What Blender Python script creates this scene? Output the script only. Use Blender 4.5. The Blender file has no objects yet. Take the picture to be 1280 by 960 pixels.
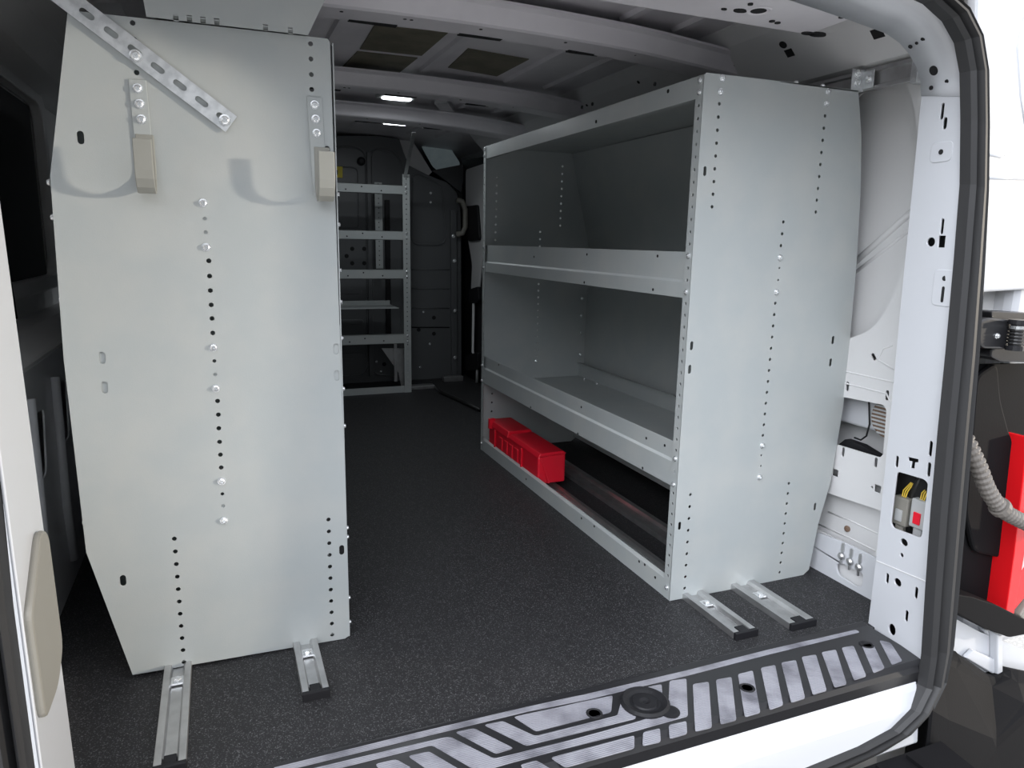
import bpy, bmesh, math, random
from mathutils import Vector, Matrix
random.seed(7)
SC = bpy.context.scene
COL = SC.collection
PI = math.pi

# ------------------------------------------------------------------ camera
cd = bpy.data.cameras.new('camera'); cam = bpy.data.objects.new('camera', cd); COL.objects.link(cam)
cd.sensor_width = 36.0; cd.lens = 894.22 / 1280 * 36; cd.clip_start = 0.02; cd.clip_end = 200
RT = Vector((0.92637, -0.37615, 0.018685)); DN = Vector((-0.056494, -0.18784, -0.980574)); FW = Vector((0.372354, 0.907318, -0.195259))
cam.matrix_world = Matrix(((RT.x, -DN.x, -FW.x, 0), (RT.y, -DN.y, -FW.y, 0), (RT.z, -DN.z, -FW.z, 0.82), (0, 0, 0, 1)))
SC.camera = cam

# ------------------------------------------------------------------ world, sun, exposure
w = bpy.data.worlds.new('daylight'); SC.world = w; w.use_nodes = True
nt = w.node_tree; nt.nodes.clear()
tc = nt.nodes.new('ShaderNodeTexCoord'); sp = nt.nodes.new('ShaderNodeSeparateXYZ')
rp = nt.nodes.new('ShaderNodeValToRGB'); bg = nt.nodes.new('ShaderNodeBackground'); ow = nt.nodes.new('ShaderNodeOutputWorld')
rp.color_ramp.elements[0].position = 0.14; rp.color_ramp.elements[0].color = (0.10, 0.105, 0.10, 1)
e_ = rp.color_ramp.elements.new(0.34); e_.color = (1.0, 1.0, 1.0, 1)
rp.color_ramp.elements[-1].position = 0.75; rp.color_ramp.elements[-1].color = (1.0, 1.0, 1.0, 1)
nt.links.new(tc.outputs['Generated'], sp.inputs[0]); nt.links.new(sp.outputs['Z'], rp.inputs[0])
nt.links.new(rp.outputs[0], bg.inputs['Color'])
tint = nt.nodes.new('ShaderNodeMixRGB'); tint.blend_type = 'MULTIPLY'; tint.inputs[0].default_value = 1; tint.inputs[2].default_value = (0.95, 0.985, 1.06, 1)
nt.links.new(rp.outputs[0], tint.inputs[1])
# bright sky lobe towards the left rear, added to light the right jamb
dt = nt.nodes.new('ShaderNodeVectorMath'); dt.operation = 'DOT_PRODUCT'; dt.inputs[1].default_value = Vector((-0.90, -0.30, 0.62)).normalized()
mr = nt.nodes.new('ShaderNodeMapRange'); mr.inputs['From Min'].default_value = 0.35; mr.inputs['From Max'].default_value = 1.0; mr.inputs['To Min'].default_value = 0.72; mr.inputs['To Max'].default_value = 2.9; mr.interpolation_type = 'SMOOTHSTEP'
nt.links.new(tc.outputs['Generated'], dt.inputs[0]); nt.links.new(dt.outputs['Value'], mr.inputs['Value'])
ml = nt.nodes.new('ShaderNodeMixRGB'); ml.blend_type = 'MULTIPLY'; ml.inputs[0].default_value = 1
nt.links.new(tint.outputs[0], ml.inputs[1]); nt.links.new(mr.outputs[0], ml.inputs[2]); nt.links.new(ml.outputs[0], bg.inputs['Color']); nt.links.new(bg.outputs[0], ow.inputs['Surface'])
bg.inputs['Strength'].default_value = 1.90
sl = bpy.data.lights.new('low_sun', 'SUN'); so = bpy.data.objects.new('low_sun', sl); COL.objects.link(so)
sl.energy = 2.1; sl.color = (1.0, 0.90, 0.76); sl.angle = math.radians(2.0)
so.rotation_euler = Vector((-0.915, 0.385, -0.10)).to_track_quat('-Z', 'Y').to_euler()
so.location = (4, -2, 2)
SC.view_settings.view_transform = 'Standard'; SC.view_settings.look = 'None'
SC.view_settings.gamma = 1.0; SC.view_settings.use_curve_mapping = False
SC.view_settings.exposure = 0.13

# ------------------------------------------------------------------ materials
def mat(name, col, rough=0.5, metal=0.0, bump=None, var=None, spec=None, coat=0.0):
    m = bpy.data.materials.new(name); m.use_nodes = True
    n = m.node_tree; b = n.nodes['Principled BSDF']
    b.inputs['Base Color'].default_value = (*col, 1); b.inputs['Roughness'].default_value = rough
    b.inputs['Metallic'].default_value = metal
    if coat: b.inputs['Coat Weight'].default_value = coat
    if spec is not None: b.inputs['Specular IOR Level'].default_value = spec
    t = n.nodes.new('ShaderNodeTexCoord')
    if bump:
        sc, st = bump
        no = n.nodes.new('ShaderNodeTexNoise'); no.inputs['Scale'].default_value = sc; no.inputs['Detail'].default_value = 3
        bp_ = n.nodes.new('ShaderNodeBump'); bp_.inputs['Strength'].default_value = st; bp_.inputs['Distance'].default_value = 0.001
        n.links.new(t.outputs['Object'], no.inputs['Vector']); n.links.new(no.outputs['Fac'], bp_.inputs['Height']); n.links.new(bp_.outputs[0], b.inputs['Normal'])
    if var:
        sc, c2, lo, hi = var
        no = n.nodes.new('ShaderNodeTexNoise'); no.inputs['Scale'].default_value = sc; no.inputs['Detail'].default_value = 6
        r = n.nodes.new('ShaderNodeValToRGB'); r.color_ramp.elements[0].position = lo; r.color_ramp.elements[1].position = hi
        r.color_ramp.elements[0].color = (*col, 1); r.color_ramp.elements[1].color = (*c2, 1)
        n.links.new(t.outputs['Object'], no.inputs['Vector']); n.links.new(no.outputs['Fac'], r.inputs[0]); n.links.new(r.outputs[0], b.inputs['Base Color'])
    return m
M = {}
M['grey'] = mat('grey_powder_coat', (0.43, 0.46, 0.46), 0.34, 0.0, (420, 0.12), (9, (0.465, 0.485, 0.475), 0.42, 0.66))
M['white'] = mat('white_body_paint', (0.61, 0.625, 0.655), 0.28, coat=0.4)
M['roofpaint'] = mat('unfinished_body_paint', (0.76, 0.74, 0.765), 0.4, 0, (20, 0.05), (4, (0.64, 0.62, 0.65), 0.4, 0.65))
M['innerwhite'] = mat('inner_body_paint', (0.72, 0.72, 0.72), 0.35)
M['darkpanel'] = mat('dark_partition_paint', (0.11, 0.115, 0.12), 0.4, 0, (300, 0.1))
M['black'] = mat('black_plastic', (0.012, 0.012, 0.014), 0.5, 0, (300, 0.1), spec=0.3)
M['blackgloss'] = mat('satin_black_plastic', (0.018, 0.018, 0.02), 0.3, 0, (250, 0.08))
M['bumper'] = mat('textured_black_plastic', (0.007, 0.007, 0.008), 0.7, 0, (260, 0.2), spec=0.10)
M['rubber'] = mat('black_rubber', (0.02, 0.02, 0.021), 0.5)
M['dark'] = mat('dark_cavity', (0.01, 0.01, 0.011), 0.8)  # near-black colour stands in for shade inside holes and hollows
M['zinc'] = mat('galvanised_steel', (0.62, 0.64, 0.65), 0.36, 0.85, None, (60, (0.78, 0.80, 0.81), 0.4, 0.6))
M['alu'] = mat('bare_aluminium', (0.62, 0.62, 0.62), 0.33, 0.9, None, (25, (0.50, 0.50, 0.50), 0.4, 0.7))
M['bolt'] = mat('bright_zinc', (0.85, 0.87, 0.88), 0.25, 0.8)
M['hook'] = mat('beige_grey_rubber', (0.31, 0.31, 0.28), 0.45)
M['red'] = mat('red_plastic', (0.78, 0.010, 0.03), 0.35)
M['patch'] = mat('brown_damping_sheet', (0.13, 0.12, 0.085), 0.7, 0, (60, 0.3), (12, (0.18, 0.165, 0.12), 0.4, 0.6))
M['striker'] = mat('beige_plastic', (0.25, 0.24, 0.21), 0.5)
M['yellow'] = mat('yellow_label', (0.75, 0.60, 0.02), 0.5)
M['hose'] = mat('dusty_corrugated_plastic', (0.16, 0.145, 0.13), 0.6)
M['clear'] = mat('clear_plastic', (0.45, 0.46, 0.46), 0.3)
M['brown'] = mat('brown_plastic', (0.20, 0.13, 0.09), 0.5)
M['wire'] = mat('yellow_wire', (0.8, 0.55, 0.05), 0.4)
M['cable'] = mat('black_cable', (0.015, 0.015, 0.015), 0.4)
M['glass'] = mat('glowing_tinted_glass', (0.16, 0.20, 0.22), 0.15, 0, None, (9, (0.30, 0.35, 0.37), 0.35, 0.7))
M['lens'] = mat('pale_lens', (0.8, 0.55, 0.55), 0.15)
M['redlens'] = mat('red_lens', (0.75, 0.01, 0.015), 0.12)
gb = M['glass'].node_tree.nodes['Principled BSDF']; gb.inputs['Emission Color'].default_value = (.5, .62, .66, 1); gb.inputs['Emission Strength'].default_value = .07  # faint glow put into the glass in place of daylight from outside
lm = mat('lamp_diffuser', (1, 1, 1), 0.3); M['lamp'] = lm
lm.node_tree.nodes['Principled BSDF'].inputs['Emission Color'].default_value = (0.9, 0.96, 1, 1)
lm.node_tree.nodes['Principled BSDF'].inputs['Emission Strength'].default_value = 9
def floor_mat():
    m = bpy.data.materials.new('speckled_rubber_mat'); m.use_nodes = True; n = m.node_tree; b = n.nodes['Principled BSDF']
    t = n.nodes.new('ShaderNodeTexCoord'); no = n.nodes.new('ShaderNodeTexNoise'); no.inputs['Scale'].default_value = 420; no.inputs['Detail'].default_value = 2
    r = n.nodes.new('ShaderNodeValToRGB'); r.color_ramp.elements[0].position = 0.56; r.color_ramp.elements[1].position = 0.74
    r.color_ramp.elements[0].color = (0.012, 0.012, 0.0135, 1); r.color_ramp.elements[1].color = (0.16, 0.16, 0.165, 1)
    bp_ = n.nodes.new('ShaderNodeBump'); bp_.inputs['Strength'].default_value = 0.5; bp_.inputs['Distance'].default_value = 0.001
    L = n.links.new
    L(t.outputs['Object'], no.inputs['Vector']); L(no.outputs['Fac'], r.inputs[0]); L(r.outputs[0], b.inputs['Base Color'])
    L(no.outputs['Fac'], bp_.inputs['Height']); L(bp_.outputs[0], b.inputs['Normal'])
    b.inputs['Roughness'].default_value = 0.62
    return m
M['mat'] = floor_mat()
def rib_mat():
    m = bpy.data.materials.new('ribbed_grey_plastic'); m.use_nodes = True; n = m.node_tree; b = n.nodes['Principled BSDF']
    t = n.nodes.new('ShaderNodeTexCoord'); wv = n.nodes.new('ShaderNodeTexWave'); wv.inputs['Scale'].default_value = 78; wv.bands_direction = 'Y'
    bp_ = n.nodes.new('ShaderNodeBump'); bp_.inputs['Strength'].default_value = 0.6; bp_.inputs['Distance'].default_value = 0.0012
    no = n.nodes.new('ShaderNodeTexNoise'); no.inputs['Scale'].default_value = 14; no.inputs['Detail'].default_value = 8
    r = n.nodes.new('ShaderNodeValToRGB'); r.color_ramp.elements[0].position = 0.3; r.color_ramp.elements[1].position = 0.55
    r.color_ramp.elements[0].color = (0.12, 0.12, 0.14, 1); r.color_ramp.elements[1].color = (0.30, 0.30, 0.335, 1)
    L = n.links.new
    L(t.outputs['Object'], wv.inputs['Vector']); L(wv.outputs['Fac'], bp_.inputs['Height']); L(bp_.outputs[0], b.inputs['Normal'])
    L(t.outputs['Object'], no.inputs['Vector']); L(no.outputs['Fac'], r.inputs[0]); L(r.outputs[0], b.inputs['Base Color'])
    b.inputs['Roughness'].default_value = 0.35
    return m
M['pad'] = rib_mat()
def asphalt():
    return mat('pale_concrete', (0.40, 0.39, 0.37), 0.9, 0, (90, 0.5), (120, (0.56, 0.54, 0.51), 0.45, 0.62))
M['ground'] = asphalt()
M['asphalt'] = mat('dark_asphalt', (0.08, 0.08, 0.08), 0.9, 0, (90, 0.5), (120, (0.15, 0.15, 0.15), 0.45, 0.62))

# ------------------------------------------------------------------ helpers
ORG = {}
def finish(name, me, m, parent=None, bevel=0.0, smooth=False, solid=0.0):
    if not isinstance(m, (list, tuple)): m = [m]
    for q in m: me.materials.append(M[q])
    if parent is not None: org = ORG[parent.name]
    else:
        vs = [v.co for v in me.vertices]
        org = Vector(((min(v.x for v in vs) + max(v.x for v in vs)) / 2, (min(v.y for v in vs) + max(v.y for v in vs)) / 2, min(v.z for v in vs)))
    me.transform(Matrix.Translation(-org))
    o = bpy.data.objects.new(name, me); COL.objects.link(o)
    if parent is not None: o.parent = parent
    else: o.location = org
    ORG[o.name] = org
    if solid:
        s = o.modifiers.new('solid', 'SOLIDIFY'); s.thickness = solid; s.offset = -1
    if bevel:
        b = o.modifiers.new('bevel', 'BEVEL'); b.width = bevel; b.segments = 2; b.limit_method = 'ANGLE'; b.angle_limit = math.radians(40)
    if smooth:
        for p in me.polygons: p.use_smooth = True
    return o
def empty(name, loc):
    o = bpy.data.objects.new(name, None); COL.objects.link(o); o.location = loc; o.empty_display_size = 0.05
    ORG[o.name] = Vector(loc); return o
def tag(o, label=None, cat=None, group=None, kind=None):
    if label: o['label'] = label
    if cat: o['category'] = cat
    if group: o['group'] = group
    if kind: o['kind'] = kind
    return o
def struct(o): o['kind'] = 'structure'; return o
def mesh_of(verts, faces):
    me = bpy.data.meshes.new('m'); me.from_pydata([tuple(v) for v in verts], [], faces)
    bm = bmesh.new(); bm.from_mesh(me); bmesh.ops.recalc_face_normals(bm, faces=bm.faces); bm.to_mesh(me); bm.free()
    return me
class MB:
    def __init__(s): s.v = []; s.f = []
    def add(s, verts, faces):
        k = len(s.v); s.v += [tuple(v) for v in verts]; s.f += [tuple(i + k for i in f) for f in faces]; return s
    def box(s, a, b):
        (x0, y0, z0), (x1, y1, z1) = a, b
        return s.add([(x0, y0, z0), (x1, y0, z0), (x1, y1, z0), (x0, y1, z0), (x0, y0, z1), (x1, y0, z1), (x1, y1, z1), (x0, y1, z1)],
                     [(0, 3, 2, 1), (4, 5, 6, 7), (0, 1, 5, 4), (1, 2, 6, 5), (2, 3, 7, 6), (3, 0, 4, 7)])
    def prism(s, poly3, d):
        n = len(poly3); P = [Vector(p) for p in poly3]; d = Vector(d)
        return s.add([tuple(p) for p in P] + [tuple(p + d) for p in P],
                     [tuple(range(n))[::-1], tuple(range(n, 2 * n))] + [(i, (i + 1) % n, n + (i + 1) % n, n + i) for i in range(n)])
    def tube(s, pts, r, n=10, closed=False):
        P = [Vector(p) for p in pts]; rs = r if isinstance(r, (list, tuple)) else [r] * len(P)
        rings = []; up = None
        for i, p in enumerate(P):
            a = P[i - 1] if i > 0 else p; b = P[i + 1] if i < len(P) - 1 else p
            t = (b - a).normalized()
            if up is None: up = Vector((0, 0, 1)) if abs(t.z) < 0.9 else Vector((1, 0, 0))
            u = (up - t * up.dot(t)).normalized(); v = t.cross(u); up = u
            rings.append([tuple(p + (u * math.cos(2 * PI * k / n) + v * math.sin(2 * PI * k / n)) * rs[i]) for k in range(n)])
        vv = [q for rg in rings for q in rg]; ff = []
        for i in range(len(P) - 1):
            for k in range(n): ff.append((i * n + k, i * n + (k + 1) % n, (i + 1) * n + (k + 1) % n, (i + 1) * n + k))
        ff.append(tuple(range(n))[::-1]); ff.append(tuple(range((len(P) - 1) * n, len(P) * n)))
        return s.add(vv, ff)
    def sweep(s, prof, p0, p1, U, V):      # profile points (a,b) in U,V swept straight from p0 to p1 as a closed prism
        U = Vector(U); V = Vector(V); p0 = Vector(p0); p1 = Vector(p1)
        return s.prism([p0 + U * a + V * b for a, b in prof], p1 - p0)
    def lathe(s, prof, c, ax, n=16):       # prof (r, h) along axis
        c = Vector(c); ax = Vector(ax).normalized(); u = ax.orthogonal().normalized(); v = ax.cross(u)
        vv = []; ff = []
        for r, h in prof:
            for k in range(n): vv.append(tuple(c + ax * h + (u * math.cos(2 * PI * k / n) + v * math.sin(2 * PI * k / n)) * max(r, 1e-5)))
        for i in range(len(prof) - 1):
            for k in range(n): ff.append((i * n + k, i * n + (k + 1) % n, (i + 1) * n + (k + 1) % n, (i + 1) * n + k))
        ff.append(tuple(range(n))[::-1]); ff.append(tuple(range((len(prof) - 1) * n, len(prof) * n)))
        return s.add(vv, ff)
    def build(s, name, m, parent=None, **k): return finish(name, mesh_of(s.v, s.f), m, parent, **k)
def circ(x, y, r, ry=None, n=12):
    ry = ry or r; return [(x + r * math.cos(2 * PI * k / n), y + ry * math.sin(2 * PI * k / n)) for k in range(n)]
def slot(x, y, w, h, n=6):                 # vertical stadium, or horizontal when w > h
    r = min(w, h) / 2; out = []
    if h >= w:
        for k in range(n + 1): a = PI * k / n; out.append((x + r * math.cos(a), y + h / 2 - r + r * math.sin(a)))
        for k in range(n + 1): a = PI + PI * k / n; out.append((x + r * math.cos(a), y - h / 2 + r + r * math.sin(a)))
    else:
        for k in range(n + 1): a = -PI / 2 + PI * k / n; out.append((x + w / 2 - r + r * math.cos(a), y + r * math.sin(a)))
        for k in range(n + 1): a = PI / 2 + PI * k / n; out.append((x - w / 2 + r + r * math.cos(a), y + r * math.sin(a)))
    return out
def rect(x, y, w, h): return [(x - w / 2, y - h / 2), (x + w / 2, y - h / 2), (x + w / 2, y + h / 2), (x - w / 2, y + h / 2)]
def rnd(poly, r, n=4):                     # round the corners of a polygon
    out = []; N = len(poly)
    for i in range(N):
        p = Vector(poly[i]); a = Vector(poly[i - 1]); b = Vector(poly[(i + 1) % N])
        da = (a - p); db = (b - p); rr = min(r, da.length * 0.45, db.length * 0.45)
        s = p + da.normalized() * rr; e = p + db.normalized() * rr
        for k in range(n + 1):
            t = k / n; q = s * (1 - t) ** 2 + p * 2 * t * (1 - t) + e * t * t; out.append((q.x, q.y))
    return out
def plate_mesh(outline, holes, t, frame, side=0):   # sheet with real holes; thickness t lies behind the sheet along W when side=0
    cu = bpy.data.curves.new('c', 'CURVE'); cu.dimensions = '2D'; cu.fill_mode = 'BOTH'; cu.extrude = t / 2
    for pl in [outline] + list(holes):
        s = cu.splines.new('POLY'); s.points.add(len(pl) - 1)
        for i, p in enumerate(pl): s.points[i].co = (p[0], p[1], 0, 1)
        s.use_cyclic_u = True
    ob = bpy.data.objects.new('tmp', cu); COL.objects.link(ob)
    dg = bpy.context.evaluated_depsgraph_get(); me = bpy.data.meshes.new_from_object(ob.evaluated_get(dg))
    bpy.data.objects.remove(ob); bpy.data.curves.remove(cu)
    me.materials.clear()
    O, U, V = (Vector(q) for q in frame); W = U.cross(V)
    for v in me.vertices:
        x, y, z = v.co; v.co = O + U * x + V * y + W * (z + t / 2)
    bm = bmesh.new(); bm.from_mesh(me); bmesh.ops.remove_doubles(bm, verts=bm.verts, dist=1e-6); bmesh.ops.recalc_face_normals(bm, faces=bm.faces); bm.to_mesh(me); bm.free()
    return me
def plate(name, outline, holes, t, frame, m, parent=None, **k): return finish(name, plate_mesh(outline, holes, t, frame), m, parent, **k)
def FY(y): return ((0, y, 0), (1, 0, 0), (0, 0, 1))          # faces the camera side; W = -Y
def FX(x): return ((x, 0, 0), (0, 1, 0), (0, 0, 1))          # W = +X
def FZ(z): return ((0, 0, z), (1, 0, 0), (0, 1, 0))          # W = +Z
def col(x, z0, z1, n, r=0.0040): return [circ(x, z0 + (z1 - z0) * k / (n - 1), r, n=10) for k in range(n)]
BOLT = {}
def bolt(p, ax, parent, r=0.0065, m='bolt', name='bolt'):
    key = (tuple(round(a, 2) for a in ax), r, m)
    if key not in BOLT:
        mb = MB(); mb.lathe([(r * 1.15, 0), (r * 1.15, 0.0012), (r * 0.85, 0.0014), (r * 0.8, 0.0042), (r * 0.55, 0.0052), (r * 0.3, 0.0052), (r * 0.28, 0.0030)], (0, 0, 0), ax, 12)
        me = mesh_of(mb.v, mb.f); me.materials.append(M[m]); BOLT[key] = me
    o = bpy.data.objects.new(name, BOLT[key]); COL.objects.link(o); o.parent = parent
    o.location = Vector(p) - ORG[parent.name]; ORG[o.name] = Vector(p); return o

# ================================================================== THE SETTING
# ground
g = MB().box((-40, -40, -0.70), (40, 40, -0.655)).build('ground', 'asphalt'); struct(g)  # unseen far ground kept dark to dim the deep interior
MB().box((-3.5, -1.6, -0.656), (14, 9, -0.65)).build('pale_slab', 'ground', g)  # pale ground near the van, laid to bounce light up to the roof bows
# van floor with black speckled mat
f = MB().box((-0.47, 1.03, -0.03), (1.40, 4.30, 0.0)).build('floor', 'mat'); struct(f)
sf = MB().box((-0.47, 1.00, -0.30), (1.44, 4.9, -0.032)).build('trim_1', 'innerwhite'); struct(sf)
# ceiling skin
c_ = MB(); N = 24
xs = [-0.56 + 2.09 * i / N for i in range(N + 1)]
def roofz(x): u = (x - 0.52) / 0.95; return 1.385 - 0.035 * u * u
vv = []; ff = []
for x in xs:
    for y in (0.95, 5.0): vv.append((x, y, roofz(x)))
for x in xs:
    for y in (0.95, 5.0): vv.append((x, y, roofz(x) + 0.03))
K = 2 * (N + 1)
for i in range(N):
    ff.append((2 * i, 2 * i + 1, 2 * i + 3, 2 * i + 2)); ff.append((K + 2 * i, K + 2 * i + 2, K + 2 * i + 3, K + 2 * i + 1))
ff += [(0, K, K + 1, 1), (2 * N, 2 * N + 1, K + 2 * N + 1, K + 2 * N)]
for e in (0, 1):
    for i in range(N): ff.append((2 * i + e, 2 * i + 2 + e, K + 2 * i + 2 + e, K + 2 * i + e))
c_.add(vv, ff); ceil = c_.build('ceiling', 'roofpaint', smooth=False); struct(ceil)
# long stamped ribs of the roof skin
def between(name, segs, zfun=None):
    mb = MB()
    for x, y0, y1, wd in segs:
        z = roofz(x); mb.prism([(x - wd, y0, z + 0.002), (x - wd * 0.6, y0, z - 0.010), (x + wd * 0.6, y0, z - 0.010), (x + wd, y0, z + 0.002)], (0, y1 - y0, 0))
    return mb.build(name, 'roofpaint', ceil)
for x in (0.02, 0.34, 0.68, 0.985, 1.14):
    for y0, y1 in ((1.30, 1.70), (1.83, 2.50), (2.62, 3.05), (3.22, 3.9)):
        between('roof_rib', [(x, y0, y1, 0.018)])
# roof bows
def bow(name, y0, y1, zc, zd=0.0, x0=-0.30, x1=1.36, th=0.05):
    n = 22; prof_holes = []
    verts = []; faces = []
    sec = [(y0 - 0.025, 0.046), (y0 - 0.012, 0.040), (y0, 0.004), (y0 + 0.008, 0.0), (y1 - 0.008, 0.0), (y1, 0.004), (y1 + 0.012, 0.040), (y1 + 0.025, 0.046), (y1 + 0.025, 0.052), (y0 - 0.025, 0.052)]
    m = len(sec)
    for i in range(n + 1):
        x = x0 + (x1 - x0) * i / n; u = (x - 0.52) / 0.80
        z = zc - 0.030 * u * u - 0.02 * max(0, abs(u) - 0.6)
        for (yy, dz) in sec: verts.append((x, yy, z + dz))
    for i in range(n):
        for k in range(m): faces.append((i * m + k, i * m + (k + 1) % m, (i + 1) * m + (k + 1) % m, (i + 1) * m + k))
    faces += [tuple(range(m)), tuple(range(n * m, n * m + m))[::-1]]
    mb = MB(); mb.add(verts, faces); o = mb.build(name, 'roofpaint'); struct(o)
    zz = lambda x: zc - 0.030 * ((x - 0.52) / 0.80) ** 2
    for x in (0.28, 0.42, 0.435, 0.60, 0.82, 1.02):
        h = MB().lathe([(0.0042, -0.0008), (0.0042, 0.002)], (x, y0 + 0.03, zz(x)), (0, 0, 1), 10); h.build('drill_hole', 'dark', o)
    for x, wd in ((0.36, 0.055), (0.62, 0.055), (0.90, 0.045)):
        h = MB().box((x - wd, y1 - 0.018, zz(x) - 0.0012), (x + wd, y1 + 0.001, zz(x) + 0.012)); h.build('slot_opening', 'dark', o)
    return o
b1 = bow('trim_2', 1.665, 1.765, 1.304)
b2 = bow('trim_3', 2.49, 2.58, 1.306)
b3 = bow('trim_4', 3.04, 3.16, 1.300)
# rear header over the door opening
hm = MB()
hm.prism([(-0.32, 0.94, 1.262), (-0.32, 0.94, 1.40), (-0.32, 1.30, 1.40), (-0.32, 1.285, 1.275), (-0.32, 1.27, 1.258)], (1.50, 0, 0))
hd = hm.build('trim_5', 'roofpaint', bevel=0.006); struct(hd)
for x, y in ((0.75, 1.20), (0.98, 1.19)):
    MB().lathe([(0.026, -0.0015), (0.022, -0.003), (0.018, -0.0015), (0.016, 0.004)], (x, y, 1.26), (0, 0, 1), 18).build('stamped_hole', 'roofpaint', hd)
    MB().lathe([(0.015, -0.0022), (0.015, 0.004)], (x, y, 1.26), (0, 0, 1), 18).build('hole', 'dark', hd)
for (x, y), a_, b_ in zip([(0.9469, 1.2026), (0.9139, 1.208), (0.9394, 1.1647), (1.0457, 1.2273), (1.0628, 1.2307), (1.1692, 1.2593), (1.1955, 1.2595), (1.1467, 1.1497)], (.014, .006, .005, .006, .006, .016, .02, .006), (.009, .004, .005, .006, .006, .010, .012, .006)):
    if y < 1.262: MB().prism([(x + p, y + q, 1.2565) for p, q in circ(0, 0, a_, b_, 14)], (0, 0, .004)).build('drill_hole', 'dark', hd)
# cant rail along the right roof edge
cr = MB()
cr.prism([(1.235, 1.16, 1.36), (1.262, 1.16, 1.325), (1.300, 1.16, 1.290), (1.365, 1.16, 1.222), (1.400, 1.16, 1.216), (1.50, 1.16, 1.216), (1.50, 1.16, 1.40), (1.235, 1.16, 1.40)], (0, 2.5, 0))
crr = cr.build('trim_6', 'innerwhite', bevel=0.01); struct(crr)
cl = MB()
cl.prism([(-0.18, 1.16, 1.36), (-0.20, 1.16, 1.318), (-0.25, 1.16, 1.300), (-0.32, 1.16, 1.262), (-0.37, 1.16, 1.215), (-0.55, 1.16, 1.20), (-0.55, 1.16, 1.40), (-0.18, 1.16, 1.40)], (0, 3.0, 0))
struct(cl.build('trim_7', 'innerwhite', bevel=0.01))
def on_rail(y, z, w_, h_, round_=True, name='hole'):      # dark openings on the sloping face of the rail
    A, B = (Vector((1.262, 0, 1.325)), Vector((1.300, 0, 1.290))) if z > 1.29 else (Vector((1.300, 0, 1.290)), Vector((1.365, 0, 1.222)))
    t = (A.z - z) / (A.z - B.z); a = A + (B - A) * t; d = (B - A).normalized()
    nn = Vector((0, 1, 0)).cross(d).normalized()
    if nn.z > 0: nn = -nn
    pl = circ(0, 0, w_ / 2, h_ / 2, 12) if round_ else rect(0, 0, w_, h_)
    c0 = a + Vector((0, y, 0)) - nn * 0.004
    MB().prism([c0 + Vector((0, 1, 0)) * p + d * q for p, q in pl], nn * 0.0048).build(name, 'dark', crr)
for (y, z), w_, h_, r_ in zip([(1.4711, 1.2969), (1.4662, 1.2795), (1.6966, 1.3029), (1.6912, 1.2856), (1.6625, 1.29), (2.0801, 1.3215), (2.0007, 1.2861), (2.6337, 1.3192), (2.4786, 1.3242), (1.2222, 1.2664), (2.447, 1.3108), (1.8542, 1.3177)],
        (.022, .024, .018, .018, .008, .012, .012, .06, .008, .028, .012, .01), (.020, .020, .016, .014, .010, .012, .012, .022, .008, .022, .01, .012), (1, 0, 1, 0, 1, 1, 1, 0, 1, 0, 1, 1)):
    if 1.225 < z < 1.322: on_rail(y, z, w_, h_, r_)

# right wall: inner pressing with cut-outs, outer skin behind it
cut_top = [(1.3656, 1.1462), (1.3136, 1.1853), (1.2231, 1.1872), (1.1879, 1.1352), (1.1627, 1.0418), (1.1466, 0.9042), (1.1615, 0.7874), (1.1924, 0.6818), (1.2251, 0.6338), (1.3375, 0.5803), (1.4438, 0.5696), (1.5226, 1.1703)]
cut_win = [(1.4012, 0.4597), (1.2883, 0.4598), (1.1703, 0.4655), (1.1603, 0.4563), (1.1541, 0.3507), (1.1615, 0.3408), (1.2867, 0.3374), (1.3982, 0.3309)]
cut_mid = [(1.3811, 0.2013), (1.2869, 0.207), (1.1506, 0.2163), (1.1413, 0.2138), (1.1423, 0.1089), (1.1503, 0.1013), (1.3093, 0.0989), (1.4109, 0.0955)]
keyh = []
for (y, z) in [(1.2768, 0.4922), (1.1634, 0.4934), (1.2678, 0.3282), (1.1712, 0.3301)]: keyh += [slot(y, z - .004, .009, .024) ]
for (y, z) in [(1.2844, 0.265), (1.1576, 0.2655)]: keyh += [rect(y, z, .018, .018)]
keyh += [circ(*(1.1732, 0.2642), .003), rnd([(q[0], q[1]) for q in [(1.2215, 0.5757), (1.2132, 0.5808), (1.2024, 0.5673), (1.2106, 0.5622)]], .003)]
wr = plate('wall_right', [(1.035, -0.03), (4.3, -0.03), (4.3, 1.22), (1.035, 1.22)], [rnd(cut_top, .03), rnd(cut_win, .008), rnd(cut_mid, .008)] + keyh, 0.004, FX(1.41), 'innerwhite'); struct(wr)
MB().box((1.505, 1.06, -0.60), (1.53, 4.9, 1.40)).build('outer_skin', 'innerwhite', wr)
MB().box((1.442, 1.0, 0.60), (1.450, 4.3, 1.22)).build('recessed_panel', 'innerwhite', wr)
MB().box((1.442, 1.0, 0.0), (1.450, 4.3, 0.30)).build('recessed_panel', 'innerwhite', wr)
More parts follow.
